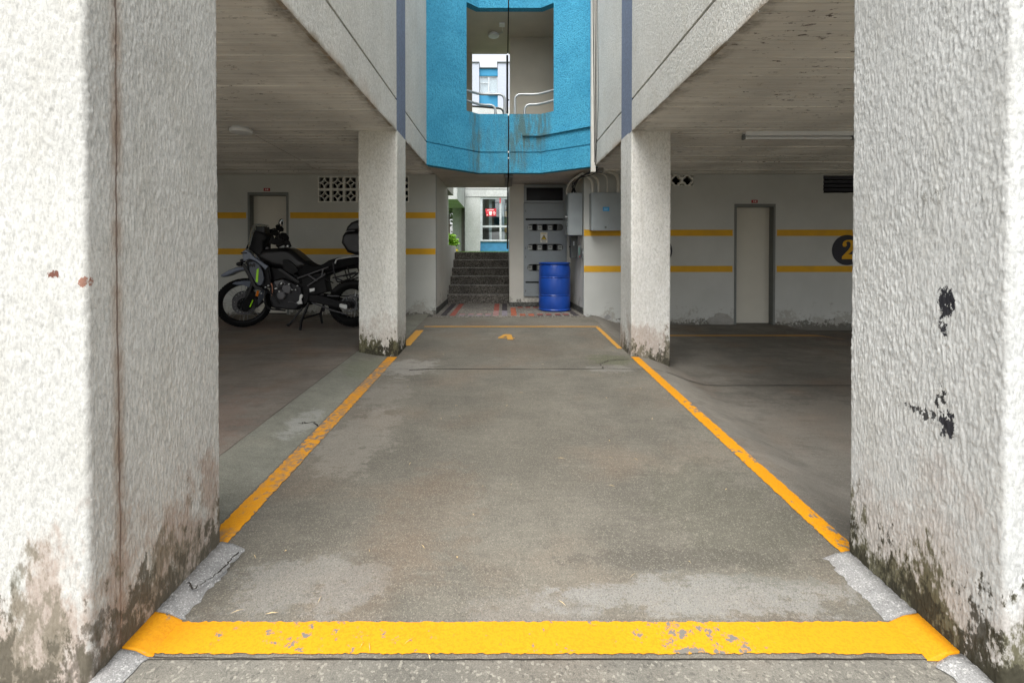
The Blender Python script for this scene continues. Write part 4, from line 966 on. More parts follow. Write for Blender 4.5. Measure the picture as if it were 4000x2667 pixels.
def wheel(cx, cy, Rr, tw, rim_r, disc_r, disc_side):
    c = W(cx, cy); e = lathe('hub', [(.018, -.09), (.03, -.085), (.032, -.05), (.06, -.048), (.062, -.035), (.035, -.03), (.035, .03), (.062, .035), (.06, .048), (.032, .05), (.018, .09)], K_ENG, c, 'Y', 24, MB_)
    e.name = 'wheel'; e = bpy.data.objects[e.name]; WO[e.name] = WO[MB_.name]
    ty = []
    for a in lin(-150, 150, 16): ty.append((Rr - tw * .46 + tw * .46 * math.cos(R(a)) * .98, tw / 2 * math.sin(R(a)) * 1.05))
    bm = bmesh.new(); seg = 64; rings = []
    for k in range(seg):
        an = 2 * math.pi * k / seg; ca, sa = math.cos(an), math.sin(an); rings.append([bm.verts.new((c.x + r * ca, c.y + h, c.z + r * sa)) for r, h in ty])
    for k in range(seg):
        for j in range(len(ty) - 1): bm.faces.new([rings[k][j], rings[(k + 1) % seg][j], rings[(k + 1) % seg][j + 1], rings[k][j + 1]])
    bm_to(bm, 'tyre', K_RUB, e, True)
    bm = bmesh.new()
    for k in range(60):                                  # tread knobs
        for side in (-.34, 0, .34):
            an = 2 * math.pi * (k + (.5 if side == 0 else 0)) / 60; rr = Rr - abs(side) * tw * .28
            m4 = Matrix.Translation(c) @ Matrix.Rotation(-an, 4, 'Y') @ Matrix.Translation((rr - .004, side * tw, 0))
            q = bmesh.ops.create_cube(bm, size=1, matrix=m4 @ Matrix.Diagonal((.018, tw * .24, .02, 1)))
    bm_to(bm, 'tread', K_RUB, e, False, 'stuff')
    rp_ = [(rim_r, -.042), (rim_r - .012, -.045), (rim_r - .018, -.03), (rim_r - .026, -.012), (rim_r - .026, .012), (rim_r - .018, .03), (rim_r - .012, .045), (rim_r, .042)]
    bm = bmesh.new(); rings = []
    for k in range(48):
        an = 2 * math.pi * k / 48; rings.append([bm.verts.new((c.x + r * math.cos(an), c.y + h, c.z + r * math.sin(an))) for r, h in rp_])
    for k in range(48):
        for j in range(len(rp_)): bm.faces.new([rings[k][j], rings[(k + 1) % 48][j], rings[(k + 1) % 48][(j + 1) % len(rp_)], rings[k][(j + 1) % len(rp_)]])
    bm_to(bm, 'rim', K_BLK, e, True)
    for k in range(32):
        a0 = 2 * math.pi * k / 32; a1 = a0 + (.5 if k % 4 < 2 else -.5); s = 1 if k % 2 else -1
        p0 = c + Vector((.058 * math.cos(a0), s * .042, .058 * math.sin(a0))); p1 = c + Vector(((rim_r - .02) * math.cos(a1), s * .012, (rim_r - .02) * math.sin(a1)))
        tube('spoke', [p0, p1], .0026, K_SPOKE, e, 5)
    for s in disc_side:
        y = s * .075; lp = [circ(0, 0, disc_r, 48), circ(0, 0, disc_r * .62, 36)]
        for k in range(18): lp.append(circ(disc_r * .82 * math.cos(k * 2 * math.pi / 18), disc_r * .82 * math.sin(k * 2 * math.pi / 18), .008, 8))
        fill('brake_disc', lp, lambda u, v, t: Vector((c.x + u, c.y + y + t, c.z + v)), .005, K_STEEL, e)
        fill('disc_carrier', [circ(0, 0, disc_r * .63, 30), circ(0, 0, disc_r * .3, 20)] + [circ(disc_r * .46 * math.cos(k * math.pi / 3), disc_r * .46 * math.sin(k * math.pi / 3), disc_r * .13, 10) for k in range(6)], lambda u, v, t: Vector((c.x + u, c.y + y + t, c.z + v)), .004, K_BLK, e)
    return e
wheel(387, 1112, .352, .10, .288, .155, (-1, 1)); wheel(1487, 1118, .330, .15, .242, .125, (1,))
for s in (-1, 1):
    pipe('fork_tube', [(625, 530, s * .1), (500, 830, s * .1)], .025, K_STEEL, rnd=0); pipe('fork_leg', [(540, 735, s * .1), (395, 1095, s * .1)], .031, K_BLK, rnd=0)
    body('fork_guard', [(352, 1130), (372, 1075), (430, 1000), (455, 975), (490, 985), (478, 1040), (440, 1130), (405, 1180), (370, 1175)], .03, K_MAT, .008, s * .115)
    body('brake_caliper', [(470, 1080), (540, 1050), (560, 1100), (500, 1150), (470, 1150)], .04, K_ENG, .01, s * .10)
body('fork_reflector', [(487, 1022), (502, 966), (522, 974), (507, 1030)], .01, K_ORG, .003, -.135)
body('fork_decal', [(426, 1128), (456, 1058), (466, 1062), (436, 1132)], .006, K_LIME, .001, -.134)
body('fork_cover', [(505, 1040), (540, 960), (600, 985), (575, 1030), (525, 1100), (505, 1120)], .02, K_GRY, .006, -.12)
body('mudguard', [(165, 846), (178, 822), (255, 777), (330, 750), (400, 740), (480, 738), (480, 778), (400, 784), (330, 797), (250, 836), (200, 850)], .15, K_LGT, .03)
body('low_mudguard', [(292, 892), (308, 878), (400, 868), (470, 870), (540, 886), (535, 920), (490, 975), (445, 975), (425, 935), (380, 912), (330, 905)], .15, K_LGT, .03)
body('nose', [(438, 565), (465, 505), (490, 440), (505, 400), (545, 385), (600, 395), (640, 420), (656, 440), (650, 478), (622, 492), (620, 560), (640, 620), (560, 645), (500, 590), (465, 572)], .24, K_MAT, .04)
body('instrument_screen', [(530, 338), (618, 340), (622, 405), (560, 415), (528, 400)], .15, K_BLK, .012)
pipe('screen_bracket', [(478, 372, .0), (510, 385, 0), (545, 395, 0)], .012, K_BLK)
# windscreen: a curved clear sheet
v, f = [], []; prof_ = [(437, 560), (444, 505), (455, 440), (467, 380), (480, 335), (495, 313), (520, 308)]
for i, (a, b) in enumerate(prof_):
    for k in range(13):
        u = k / 12 * 2 - 1; hw = .19 - .012 * i; p = W(a, b); v.append((p.x + .11 * u * u, p.y + u * hw, p.z - .02 * u * u))
for i in range(len(prof_) - 1):
    for k in range(12): q = i * 13 + k; f.append((q, q + 1, q + 14, q + 13))
ws = mobj('windscreen', v, f, glass('moto_screen', (.80, .84, .84), .10, .04), MB_, True); md = ws.modifiers.new('thick', 'SOLIDIFY'); md.thickness = .004
for s in (-1, 1):
    body('fairing_top', [(440, 592), (472, 570), (505, 588), (560, 648), (628, 692), (697, 738), (668, 776), (618, 722), (565, 684), (512, 668), (452, 692), (442, 650)], .035, K_LGT, .01, s * .17)
    body('side_fairing', [(508, 700), (560, 690), (612, 722), (645, 790), (658, 860), (642, 918), (606, 932), (574, 900), (518, 792)], .03, K_GRY, .008, s * .185)
    body('fairing_trim', [(440, 728), (470, 718), (520, 800), (582, 930), (640, 952), (690, 948), (692, 972), (580, 972), (545, 930), (490, 820)], .025, K_BLK, .006, s * .19)
    body('inner_fairing', [(455, 695), (512, 668), (568, 686), (640, 730), (700, 742), (720, 860), (690, 950), (610, 935), (560, 860), (500, 790)], .02, K_MAT, .006, s * .15)
body('fairing_stripe', [(590, 768), (611, 758), (600, 902), (577, 886)], .006, K_LIME, .001, -.203)
body('fairing_mark', [(512, 735), (524, 705), (545, 722), (562, 702), (575, 712), (570, 748), (556, 735), (545, 750), (535, 730), (524, 745)], .006, K_BLK, .001, -.203)
body('fairing_mark', [(606, 800), (640, 800), (640, 806), (606, 806)], .004, K_STEEL, .0, -.202)
for s in (-1, 1):
    lathe('fog_lamp', [(.02, -.05), (.03, -.03), (.032, .02), (.0, .022)], K_BLK, W(404, 716, s * .14), 'X', 16, MB_); pipe('lamp_bracket', [(410, 716, s * .14), (450, 715, s * .13)], .01, K_BLK)
    lathe('auxiliary_lamp', [(.018, -.04), (.026, -.02), (.028, .016), (.0, .018)], K_ENG, W(412, 684, s * .09), 'X', 16, MB_)
    body('indicator', [(428, 605), (436, 600), (482, 600), (486, 612), (440, 615)], .025, K_BLK, .005, s * .19)
# handlebar, guards, mirror (built straight ahead, turned with the fork below)
HX = -55
def hb(pts): return [(p[0] + HX, *p[1:]) for p in pts]
pipe('handlebar', hb([(770, 405, -.40), (745, 420, -.25), (700, 480, -.1), (700, 480, .1), (745, 420, .25), (770, 405, .40)]), .012, K_BLK, rnd=.08)
for s in (-1, 1):
    body('handguard', hb([(676, 442), (708, 384), (720, 380), (724, 410), (760, 400), (800, 402), (800, 455), (725, 470), (700, 462)]), .035, K_MAT, .01, s * .38)
    body('grip', hb([(782, 372), (800, 360), (838, 368), (856, 400), (850, 428), (815, 428), (785, 405)]), .14, K_RUB, .015, s * .36)
    body('switch_block', hb([(740, 405), (790, 398), (805, 440), (820, 460), (775, 470), (735, 455)]), .06, K_MAT, .01, s * .27)
mr = pipe('mirror', hb([(772, 405, -.33), (775, 340, -.35), (783, 285, -.38)]), .008, K_BLK)
c = W(795 + HX, 256, -.40)
bm = bmesh.new(); bmesh.ops.create_uvsphere(bm, u_segments=20, v_segments=12, radius=1, matrix=Matrix.Translation(c) @ Matrix.Rotation(R(-48), 4, 'Z') @ Matrix.Diagonal((.018, .05, .057, 1))); bm_to(bm, 'shell', K_BLK, mr, True)
bm = bmesh.new(); bmesh.ops.create_uvsphere(bm, u_segments=20, v_segments=10, radius=1, matrix=Matrix.Translation(c + Vector((.009, -.010, 0))) @ Matrix.Rotation(R(-48), 4, 'Z') @ Matrix.Diagonal((.009, .043, .05, 1))); bm_to(bm, 'mirror_glass', plain('mirror_glass', (.8, .8, .8), .03, 1.0, .5, var=.0), mr, True)
for k, q in enumerate((((715, 465, -.2), (680, 500, -.15), (645, 560, -.1)), ((735, 470, -.2), (700, 510, -.12), (655, 560, -.05)), ((760, 470, .1), (790, 500, .05), (800, 560, 0)))): pipe('cable', q, .006, K_BLK, rnd=.06)
body('top_yoke', [(700, 480), (800, 470), (830, 490), (845, 540), (820, 560), (720, 560), (700, 530)], .16, K_BLK, .02)
body('fork_clamp', [(720, 540), (770, 520), (800, 545), (760, 565)], .2, K_ALU, .01)
lathe('key_ring', [(.012, -.01), (.016, 0), (.012, .01)], K_ALU, W(847, 538, -.05), 'Y', 14, MB_)
# tank, seat, tail
body('tank', [(560, 650), (600, 590), (640, 565), (700, 562), (790, 556), (860, 553), (905, 570), (960, 610), (1010, 658), (1065, 708), (1040, 760), (960, 800), (880, 810), (840, 770), (720, 745), (640, 705)], .34, K_BLK, .08, 0, MB_, 5)
for s in (-1, 1): body('tank_panel', [(835, 680), (860, 668), (900, 675), (965, 730), (1000, 790), (930, 820), (850, 770)], .02, K_MAT, .006, s * .175)
body('seat', [(1000, 652), (1060, 702), (1110, 728), (1180, 736), (1230, 715), (1280, 680), (1330, 664), (1350, 664), (1352, 712), (1300, 762), (1200, 792), (1080, 832), (985, 836), (950, 780)], .29, K_SEAT, .06, 0, MB_, 5)
body('pillion_seat', [(1300, 676), (1360, 654), (1440, 648), (1560, 640), (1660, 630), (1680, 655), (1600, 715), (1480, 742), (1400, 762), (1320, 782), (1230, 800)], .25, K_SEAT, .05, 0, MB_, 5)
body('tail', [(1250, 790), (1400, 750), (1600, 700), (1720, 660), (1760, 680), (1700, 740), (1560, 760), (1400, 780), (1300, 820), (1240, 840)], .2, K_MAT, .03)
for s in (-1, 1):
    pipe('grab_rail', [(1352, 712, s * .15), (1362, 668, s * .15), (1500, 646, s * .15), (1720, 625, s * .13)], .011, K_ALU)
    for q in (((975, 860), (1285, 748)), ((1075, 935), (1255, 815)), ((1085, 825), (1170, 885)), ((1230, 770), (1218, 850))): pipe('subframe_tube', [(a, b, s * .15) for a, b in q], .011, K_STEEL, rnd=0)
    body('frame_spar', [(780, 762), (815, 758), (1005, 890), (990, 912), (960, 900), (800, 790)], .03, K_BLK, .008, s * .15)
    pipe('pannier_rack', [(1345, 700, s * .2), (1360, 800, s * .22), (1390, 900, s * .22), (1530, 856, s * .22), (1600, 800, s * .2)], .010, K_BLK)
    pipe('pannier_rack', [(1340, 852, s * .2), (1450, 830, s * .22), (1570, 795, s * .2)], .009, K_BLK); pipe('pannier_rack', [(1488, 745, s * .2), (1505, 800, s * .22), (1525, 860, s * .22)], .010, K_BLK)
    pipe('rack_brace', [(1250, 858, s * .16), (1345, 902, s * .2)], .009, K_BLK)
body('rack_plate', [(1500, 632), (1760, 612), (1760, 628), (1500, 648)], .2, K_BLK, .004)
tc = body('top_case', [(1422, 508), (1432, 440), (1460, 398), (1700, 385), (1900, 400), (1900, 480), (1870, 560), (1790, 622), (1560, 626), (1482, 600), (1445, 540)], .42, K_BLK, .05, 0, MB_, 5)
body('case_lid', [(1462, 396), (1480, 345), (1520, 302), (1580, 280), (1700, 272), (1820, 292), (1880, 350), (1895, 398), (1700, 382)], .40, K_BLK, .05, 0, tc, 5)
body('case_seam', [(1470, 388), (1560, 380), (1560, 388), (1470, 396)], .41, K_STEEL, .001, 0, tc)
body('case_latch', [(1405, 505), (1425, 500), (1445, 508), (1440, 520), (1415, 516)], .06, K_BLK, .004, 0, tc)
# engine and chassis
body('engine', [(690, 930), (730, 895), (830, 858), (930, 905), (1010, 950), (1010, 1090), (960, 1178), (850, 1172), (730, 1160), (690, 1080)], .30, K_ENG, .03)
body('cylinder_head', [(740, 890), (830, 868), (860, 920), (840, 950), (770, 950)], .26, K_STEEL, .015, -.03)
body('clutch_cover', [(840, 925), (905, 915), (925, 960), (905, 1010), (850, 1000), (830, 960)], .05, K_STEEL, .012, -.165)
lathe('generator_cover', [(0, -.03), (.05, -.028), (.062, -.015), (.066, .02)], K_STEEL, W(822, 1028, -.165), 'Y', 28, MB_)
lathe('water_pump', [(0, -.03), (.03, -.028), (.045, 0)], K_ENG, W(815, 930, -.16), 'Y', 20, MB_)
for k, (a, b) in enumerate(((783, 957), (808, 988), (905, 915), (828, 912), (770, 960), (936, 970), (970, 972), (990, 932), (632, 1008), (672, 946), (700, 930), (832, 903))): lathe('bolt', [(0, -.012), (.009, -.01), (.009, .02)], K_ALU, W(a, b, -.19), 'Y', 8, MB_)
for k in range(3): pipe('exhaust_header', [(735 + k * 12, 925, -.08 + k * .08), (716 + k * 10, 1000, -.09 + k * .08), (725 + k * 12, 1090, -.09 + k * .08), (790, 1150, -.05)], .019, K_STEEL, rnd=.06)
pipe('oil_line', [(722, 905, -.17), (735, 960, -.17), (728, 1030, -.17)], .008, K_COP)
body('radiator', [(655, 790), (690, 780), (725, 930), (690, 960)], .34, K_MAT, .01)
body('lower_body', [(640, 740), (850, 770), (1000, 850), (1010, 960), (930, 910), (830, 865), (720, 890), (690, 950), (650, 900), (655, 800)], .22, K_MAT, .02)
body('skid_plate', [(692, 1062), (840, 1070), (870, 1165), (760, 1172), (705, 1150)], .26, K_MAT, .02)
for s in (-1, 1):
    pipe('crash_bar', [(640, 945, s * .2), (690, 972, s * .24), (682, 1010, s * .25), (686, 1110, s * .25), (715, 1158, s * .22), (860, 1180, s * .16)], .012, K_BLK)
    pipe('crash_bar', [(690, 992, s * .24), (750, 1000, s * .24), (785, 1060, s * .22), (810, 1105, s * .2)], .011, K_BLK)
body('frame', [(985, 832), (1250, 795), (1238, 895), (1262, 1000), (1100, 1040), (1085, 1130), (1000, 1125), (985, 1000), (950, 920)], .2, K_MAT, .02)
body('footrest_plate', [(968, 1102), (998, 1080), (1005, 1025), (1018, 1014), (1034, 1022), (1036, 1040), (1022, 1062), (1033, 1112), (985, 1116)], .016, K_ALU, .004, -.17)
body('heel_guard', [(1040, 1010), (1092, 1008), (1080, 1090), (1050, 1120), (1040, 1100)], .012, K_MAT, .003, -.16)
pipe('footrest', [(1010, 1120, -.15), (1012, 1125, -.28)], .014, K_BLK); pipe('gear_lever', [(1000, 1125, -.18), (940, 1085, -.19), (905, 1090, -.22)], .007, K_STEEL)
body('swingarm', [(1080, 1020), (1200, 1030), (1400, 1090), (1500, 1100), (1510, 1150), (1430, 1168), (1250, 1130), (1080, 1090)], .05, K_MAT, .012, -.12); body('swingarm', [(1080, 1020), (1200, 1030), (1400, 1090), (1500, 1100), (1510, 1150), (1430, 1168), (1250, 1130), (1080, 1090)], .05, K_MAT, .012, .12)
body('chain_guard', [(1260, 1028), (1380, 1036), (1380, 1046), (1260, 1040)], .02, K_STEEL, .003, -.1)
pipe('chain', [(1100, 1105, -.10), (1300, 1180, -.10), (1460, 1225, -.10)], .010, K_STEEL, rnd=0); pipe('chain', [(1100, 1040, -.09), (1480, 1040, -.10)], .008, K_MAT, rnd=0)
body('axle_block', [(1395, 1118), (1410, 1110), (1470, 1124), (1472, 1160), (1455, 1168), (1398, 1148)], .03, K_ALU, .004, -.15)
sp = fill('sprocket', [circ(0, 0, .112, 40), circ(0, 0, .095, 36)], lambda u, v, t: W(1480, 1118) + Vector((u, -.105 + t, v)), .008, K_STEEL, MB_)
body('hugger', [(1275, 1000), (1325, 952), (1400, 905), (1480, 890), (1580, 890), (1690, 930), (1660, 960), (1580, 935), (1480, 935), (1400, 960), (1330, 1010)], .16, K_MAT, .02)
pipe('shock_absorber', [(1150, 900, 0), (1180, 1080, 0)], .035, K_STEEL, rnd=0); body('silencer_bracket', [(1085, 965), (1140, 955), (1140, 985), (1090, 1000)], .02, K_ALU, .004, -.12)
sh = pipe('side_stand', [(1025, 1150, -.15), (985, 1215, -.19), (918, 1310, -.22)], .014, K_BLK, rnd=0); body('foot', [(888, 1318), (905, 1300), (925, 1300), (912, 1330)], .05, K_BLK, .006, -.22, sh)
cs = pipe('centre_stand', [(1090, 1100, -.16), (1062, 1180, -.17), (1022, 1270, -.18), (1008, 1385, -.18)], .019, K_BLK); pipe('stand_leg', [(1150, 1140, .16), (1110, 1240, .17), (1125, 1345, .18)], .017, K_BLK, cs); pipe('cross_bar', [(1030, 1262, -.17), (1105, 1240, .17)], .015, K_BLK, cs)
pipe('foot', [(985, 1388, -.18), (1040, 1380, -.19), (1122, 1386, -.22)], .016, K_BLK, cs); pipe('spring', [(1165, 1160, .12), (1155, 1215, .12)], .018, K_ENG, cs)

# the steering stands turned towards the driveway: everything on the fork turns about its axis
h0 = W(640, 530) - WO[MB_.name]; ax = (W(625, 530) - W(395, 1095)).normalized()
TURN = Matrix.Translation(h0) @ Matrix.Rotation(R(33), 4, ax) @ Matrix.Translation(-h0)
fw = min((o for o in MB_.children if o.name.split('.')[0] == 'wheel'), key=lambda o: sum(v.co.x for v in o.data.vertices) / len(o.data.vertices))
turned = [fw] + [o for o in MB_.children if o.name.split('.')[0] in ('fork_tube', 'fork_leg', 'fork_guard', 'brake_caliper', 'fork_reflector', 'fork_decal', 'fork_cover', 'low_mudguard', 'handlebar', 'handguard', 'grip', 'switch_block', 'mirror', 'top_yoke', 'fork_clamp')]
for o in list(turned): turned += list(o.children)
for o in turned: o.data.transform(TURN)
lowz = min(v.co.z for o in turned if o.name.startswith('tread') for v in o.data.vertices)
print('front tyre lowest', lowz)
for o in turned: o.data.transform(Matrix.Translation((0, 0, max(-.03, min(.03, -lowz - .002)))))
MB_.location.x += .025

# ------------------------------------------------------------------ beyond the steps: lawn, shop, trees, far block
lawn = mobj('lawn', [(-200, 11.36, EYE - .03), (200, 11.36, EYE - .03), (200, 290, EYE - .03), (-200, 290, EYE - .03), (-200, 11.36, -1), (200, 11.36, -1)], [(0, 1, 2, 3), (4, 5, 1, 0)], plain('soil_green', (.06, .11, .025), .95, var=.3), kind='structure')
v, f = [], []; rng = random.Random(5)
for k in range(9000):
    x = rng.uniform(-3.0, 1.2); y = 11.4 + 7.4 * rng.random(); h = rng.uniform(.03, .075); a = rng.uniform(0, 6.28); i = len(v); z = EYE - .03
    lx, ly = rng.uniform(-.03, .03), rng.uniform(-.03, .03)
    v += [(x - .004 * math.cos(a), y - .004 * math.sin(a), z), (x + .004 * math.cos(a), y + .004 * math.sin(a), z), (x + lx, y + ly, z + h)]; f.append((i, i + 1, i + 2))
o = mobj('grass', v, f, M_GRASS, kind='stuff'); tag(o, 'short bright green grass at the top of the steps', 'grass')
SY = 19.0
SH = empty('shop_building', (.0, SY, EYE - .03), 'white rendered building with a shop window and blue panel beyond the steps', 'building')
wx0, wx1, wz0, wz1 = X_(1103, SY), X_(1103, SY) + 2.6, Z_(553, SY), Z_(453.5, SY)
fill('wall', [rect(X_(1068, SY), 6, EYE - .06, wz1 + .01), rect(wx0, wx1, EYE - .2 + .15, wz1)], FY(SY), .2, M_SHOPW, SH)
box('fascia', X_(1068, SY), 6, SY - .02, SY + .2, wz1 + .025, Z_(436, SY), M_SHOPW, SH); box('upper_wall', X_(1068, SY) + .001, 6, SY, SY + .2, Z_(436, SY) + .03, EYE + 6, M_SHOPW, SH)
box('corner_pier', X_(1042, SY + .8), X_(1068, SY) - .002, SY + .4, SY + 5, EYE - .06, EYE + 6, M_SHOPW, SH)
box('pier_band', X_(1042, SY + .8) - .01, X_(1068, SY) - .01, SY + .37, SY + .4, Z_(461, SY), Z_(449, SY), M_SHOPW, SH)
box('balcony_slab', X_(1050, SY - 3) - 1.6, X_(1050, SY - 3), SY - 3, SY + .35, Z_(458, SY - 3), Z_(458, SY - 3) + .9, M_SHOPW, SH)
box('panel', wx0 + .002, wx1 - .002, SY + .05, SY + .12, EYE - .05, wz0 - .03, M_SHOPB, SH); box('sill', wx0 + .001, wx1 - .001, SY + .0, SY + .16, wz0 - .028, wz0, M_ALU, SH)
zm = Z_(520, SY); xm = X_(1149.5, SY)
wf = fill('window_frame', [rect(wx0, wx1, wz0, wz1), rect(wx0 + .09, xm - .04, zm + .04, wz1 - .07), rect(xm + .04, wx1 - .07, zm + .04, wz1 - .07), rect(wx0 + .09, xm - .04, wz0 + .05, zm - .04), rect(xm + .04, wx1 - .07, wz0 + .05, zm - .04)], FY(SY + .03), .08, M_ALU, SH)
for q in ((wx0 + .09, xm - .04, zm + .04, wz1 - .07), (xm + .04, wx1 - .07, zm + .04, wz1 - .07), (wx0 + .09, xm - .04, wz0 + .05, zm - .04), (xm + .04, wx1 - .07, wz0 + .05, zm - .04)): fill('pane', [rect(*q)], FY(SY + .07), .006, M_GLASS, wf)
box('room_back', wx0 - .8, 6, SY + 2.2, SY + 2.3, EYE - .1, EYE + 3, plain('shop_inside', (.12, .11, .10), .9), SH); box('room_ceiling', wx0 - .8, 6, SY + .21, SY + 2.2, wz1 + .3, wz1 + .4, plain('shop_ceiling', (.25, .24, .22), .9), SH)
box('side_partition', wx0 - .8, wx0 - .7, SY + .21, SY + 2.2, EYE - .1, EYE + 3, bpy.data.materials['shop_inside'], SH)
fr = fill('inner_frame', [rect(wx0 + .35, wx0 + 1.0, wz0 - .2, zm + 1.2), rect(wx0 + .47, wx0 + .88, wz0 - .1, zm + 1.08)], FY(SY + .3), .06, M_ALU, SH)
SHF = empty('shop_shelf', (wx0 + 1.7, SY + .7, EYE - .03), 'wooden shelf unit full of small goods inside the shop window', 'shelf')
M_WOOD = plain('shelf_wood', (.45, .28, .10), .6)
for k in range(6):
    z = EYE + .15 + k * .34; box('board', wx0 + .95, wx0 + 2.7, SY + .5, SY + .85, z, z + .03, M_WOOD, SHF)
GD = [plain('goods_%d' % i, c, .4) for i, c in enumerate(((.4, .04, .03), (.28, .08, .04), (.5, .3, .08), (.10, .10, .11), (.2, .26, .12), (.45, .42, .38)))]
CN = ('red', 'brown', 'ochre', 'charcoal', 'green', 'cream'); ORD = ('first', 'second', 'third', 'fourth', 'fifth', 'sixth', 'seventh', 'eighth', 'ninth', 'tenth', 'eleventh', 'twelfth')
for k in range(6):
    x = wx0 + 1.0; n = 0
    while x < wx0 + 1.95:
        ww = random.uniform(.09, .15); hh = random.uniform(.14, .26); ci = random.randrange(6); z = EYE + .18 + k * .34
        o = box('packet', x, x + ww, SY + .52, SY + .7, z, z + hh, GD[ci], None, bev=.008)
        tag(o, '%s packet, %s from the left on the %s shelf up inside the shop window' % (CN[ci], ORD[n], ORD[k]), 'packet', 'packets on the shop shelf'); x += ww + random.uniform(.01, .03); n += 1
PO = empty('poster', (X_(1127, SY), SY + .02, Z_(497, SY)), 'red poster with white print in the shop window', 'poster')
def pq(pts): return [(X_(a, SY), Z_(b, SY)) for a, b in pts]
fill('sheet', [pq([(1114.5, 480), (1140, 479), (1139.5, 496), (1117, 497)])], FY(SY + .015), .004, plain('poster_red', (.55, .03, .05), .5), PO)
M_PW = plain('poster_white', (.8, .78, .76), .6)
for q in ([(1123, 486), (1130, 485.5), (1129, 494.5), (1124, 494.5)], [(1119, 482), (1134, 481), (1134, 482.4), (1119, 483.4)], [(1132.5, 486), (1137, 485.8), (1137, 487), (1132.5, 487.2)], [(1131.5, 489), (1138.5, 488.7), (1138.5, 490.2), (1131.5, 490.5)], [(1133.5, 492), (1137, 491.8), (1137, 493), (1133.5, 493.2)], [(1118, 493), (1120, 492.5), (1120, 495), (1118, 495)]):
    fill('print', [pq(q)], FY(SY + .012), .002, M_PW, PO)
o = fill('banner', [pq([(1147.5, 455), (1150, 455), (1150, 467), (1147.5, 467)])], FY(SY + .005), .006, bpy.data.materials['poster_red']); tag(o, 'narrow red strip at the top of the shop window mullion', 'banner')

def leaves(name, c, rad, n, size, mat, parent, seed, clumps=26):
    rng = random.Random(seed); cl = []
    for k in range(clumps):
        d = Vector((rng.gauss(0, 1), rng.gauss(0, 1), rng.gauss(0, 1))).normalized() * rng.uniform(.35, 1)
        cl.append((Vector((d.x * rad[0], d.y * rad[1], d.z * rad[2])) + Vector(c), rng.uniform(.22, .42)))
    v, f = [], []
    for k in range(n):
        cc, s = rng.choice(cl); p = cc + Vector((rng.gauss(0, s * rad[0]) * .6, rng.gauss(0, s * rad[1]) * .6, rng.gauss(0, s * rad[2]) * .6))
        a = Vector((rng.gauss(0, 1), rng.gauss(0, 1), rng.gauss(0, .6))).normalized(); b = a.cross(Vector((rng.gauss(0, 1), rng.gauss(0, 1), rng.gauss(0, 1)))).normalized()
        l = size * rng.uniform(.6, 1.4); i = len(v); v += [p - a * l, p + b * l * .42, p + a * l, p - b * l * .42]; f.append((i, i + 1, i + 2, i + 3))
    return mobj(name, v, f, mat, parent)
def tree(x, y, h, rad, n, seed, lab, mat=M_LEAF):
    e = empty('tree', (x, y, EYE - .03), lab, 'tree', 'trees beyond the steps'); rng = random.Random(seed)
    t = tube('trunk', [(x, y, EYE - .1), (x + .05, y, EYE + h * .3), (x - .06, y + .05, EYE + h * .6), (x, y, EYE + h * .9)], [.17, .13, .09, .03], M_BARK, e, 10)
    for k in range(7):
        z = EYE + h * (.35 + .07 * k); a = rng.uniform(0, 6.28); l = rad * rng.uniform(.5, .9)
        tube('limb', [(x, y, z), (x + l * .5 * math.cos(a), y + l * .5 * math.sin(a), z + .35), (x + l * math.cos(a), y + l * math.sin(a), z + .55)], [.05, .035, .012], M_BARK, t, 6)
    leaves('crown', (x, y, EYE + h * .62), (rad, rad, h * .36), n, .10, mat, e, seed, 34)
tree(-3.4, 27, 5.5, 1.7, 5200, 1, 'dark leafy tree in the gap left of the shop building'); tree(-2.2, 32, 6.5, 2.0, 4200, 2, 'taller dark tree farther back behind the shop building corner'); tree(-5.6, 30, 6, 2.0, 3000, 3, 'dark tree mostly hidden by the passage wall')
SB = empty('shrub', (X_(1032, 16), 16, EYE - .03), 'bright green shrub with yellow tips beside the shop building', 'shrub')
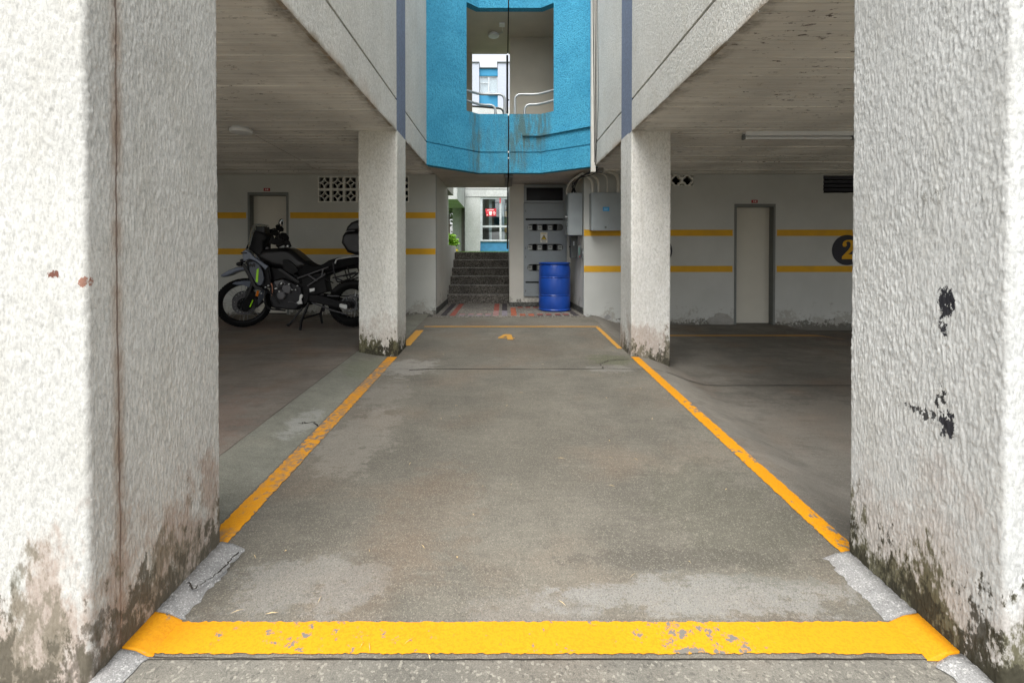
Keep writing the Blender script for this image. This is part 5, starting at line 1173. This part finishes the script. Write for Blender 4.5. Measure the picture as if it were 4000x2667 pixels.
leaves('foliage', (X_(1032, 16), 16, EYE + .36), (.30, .35, .32), 1500, .055, M_LEAF2, SB, 8, 18); leaves('flowers', (X_(1036, 15.6), 15.6, EYE + .06), (.22, .2, .07), 260, .03, M_FLOWER, SB, 9, 9)
tube('stem', [(X_(1032, 16), 16, EYE - .05), (X_(1032, 16), 16, EYE + .3)], .02, M_BARK, SB, 6)
# far apartment block seen through the landing
FYD = 34.0
FB = empty('far_apartment_block', (0, FYD, EYE), 'distant pale and blue apartment block seen through the stair landing', 'building')
fxw = lambda a: X_(a, FYD); fzw = lambda b: Z_(b, FYD)
box('wall', fxw(1060), fxw(1101), FYD - .25, FYD + 6, EYE - .05, fzw(150), M_FARW, FB); box('wall', fxw(1143.5), fxw(1200), FYD - .25, FYD + 6, EYE - .05, fzw(150), M_FARW, FB)
for a, b in ((1060, 1101.8), (1142.8, 1200)): box('coping', fxw(a) - .03, fxw(b), FYD - .32, FYD + 6, fzw(150) + .002, fzw(148), M_GREYD, FB)
box('coping', fxw(1101) + .01, fxw(1143.5) - .01, FYD - .10, FYD + 6, fzw(160) + .002, fzw(158), M_GREYD, FB)
for i in range(4):
    dz = i * 92
    box('blue_panel', fxw(1101) + .003, fxw(1143.5) - .003, FYD, FYD + .3, fzw(176.5 + dz), fzw(160 if i == 0 else 215 + dz - 92 + 3), M_FARB, FB)
    wz0_, wz1_ = fzw(215 + dz), fzw(177.5 + dz)
    wn_ = fill('window', [rect(fxw(1101.5), fxw(1143), wz0_, wz1_), rect(fxw(1103), fxw(1121.5), fzw(191.5 + dz), fzw(179 + dz)), rect(fxw(1103), fxw(1121.5), fzw(214 + dz), fzw(193 + dz)), rect(fxw(1124), fxw(1141.5), fzw(214 + dz), fzw(179 + dz))], FY(FYD + .06), .08, M_ALU, FB)
    fill('pane', [rect(fxw(1102.5), fxw(1142), wz0_ + .03, wz1_ - .03)], FY(FYD + .10), .01, M_GLASS, wn_)
    box('curtain', fxw(1102), fxw(1142.5), FYD + .2, FYD + .28, wz0_, wz1_, plain('curtain%d' % i, (.75, .74, .72), .9), wn_)
    box('sill_box', fxw(1121), fxw(1143), FYD - .2, FYD - .01, fzw(219.5 + dz), fzw(217 + dz), M_FARW, FB)
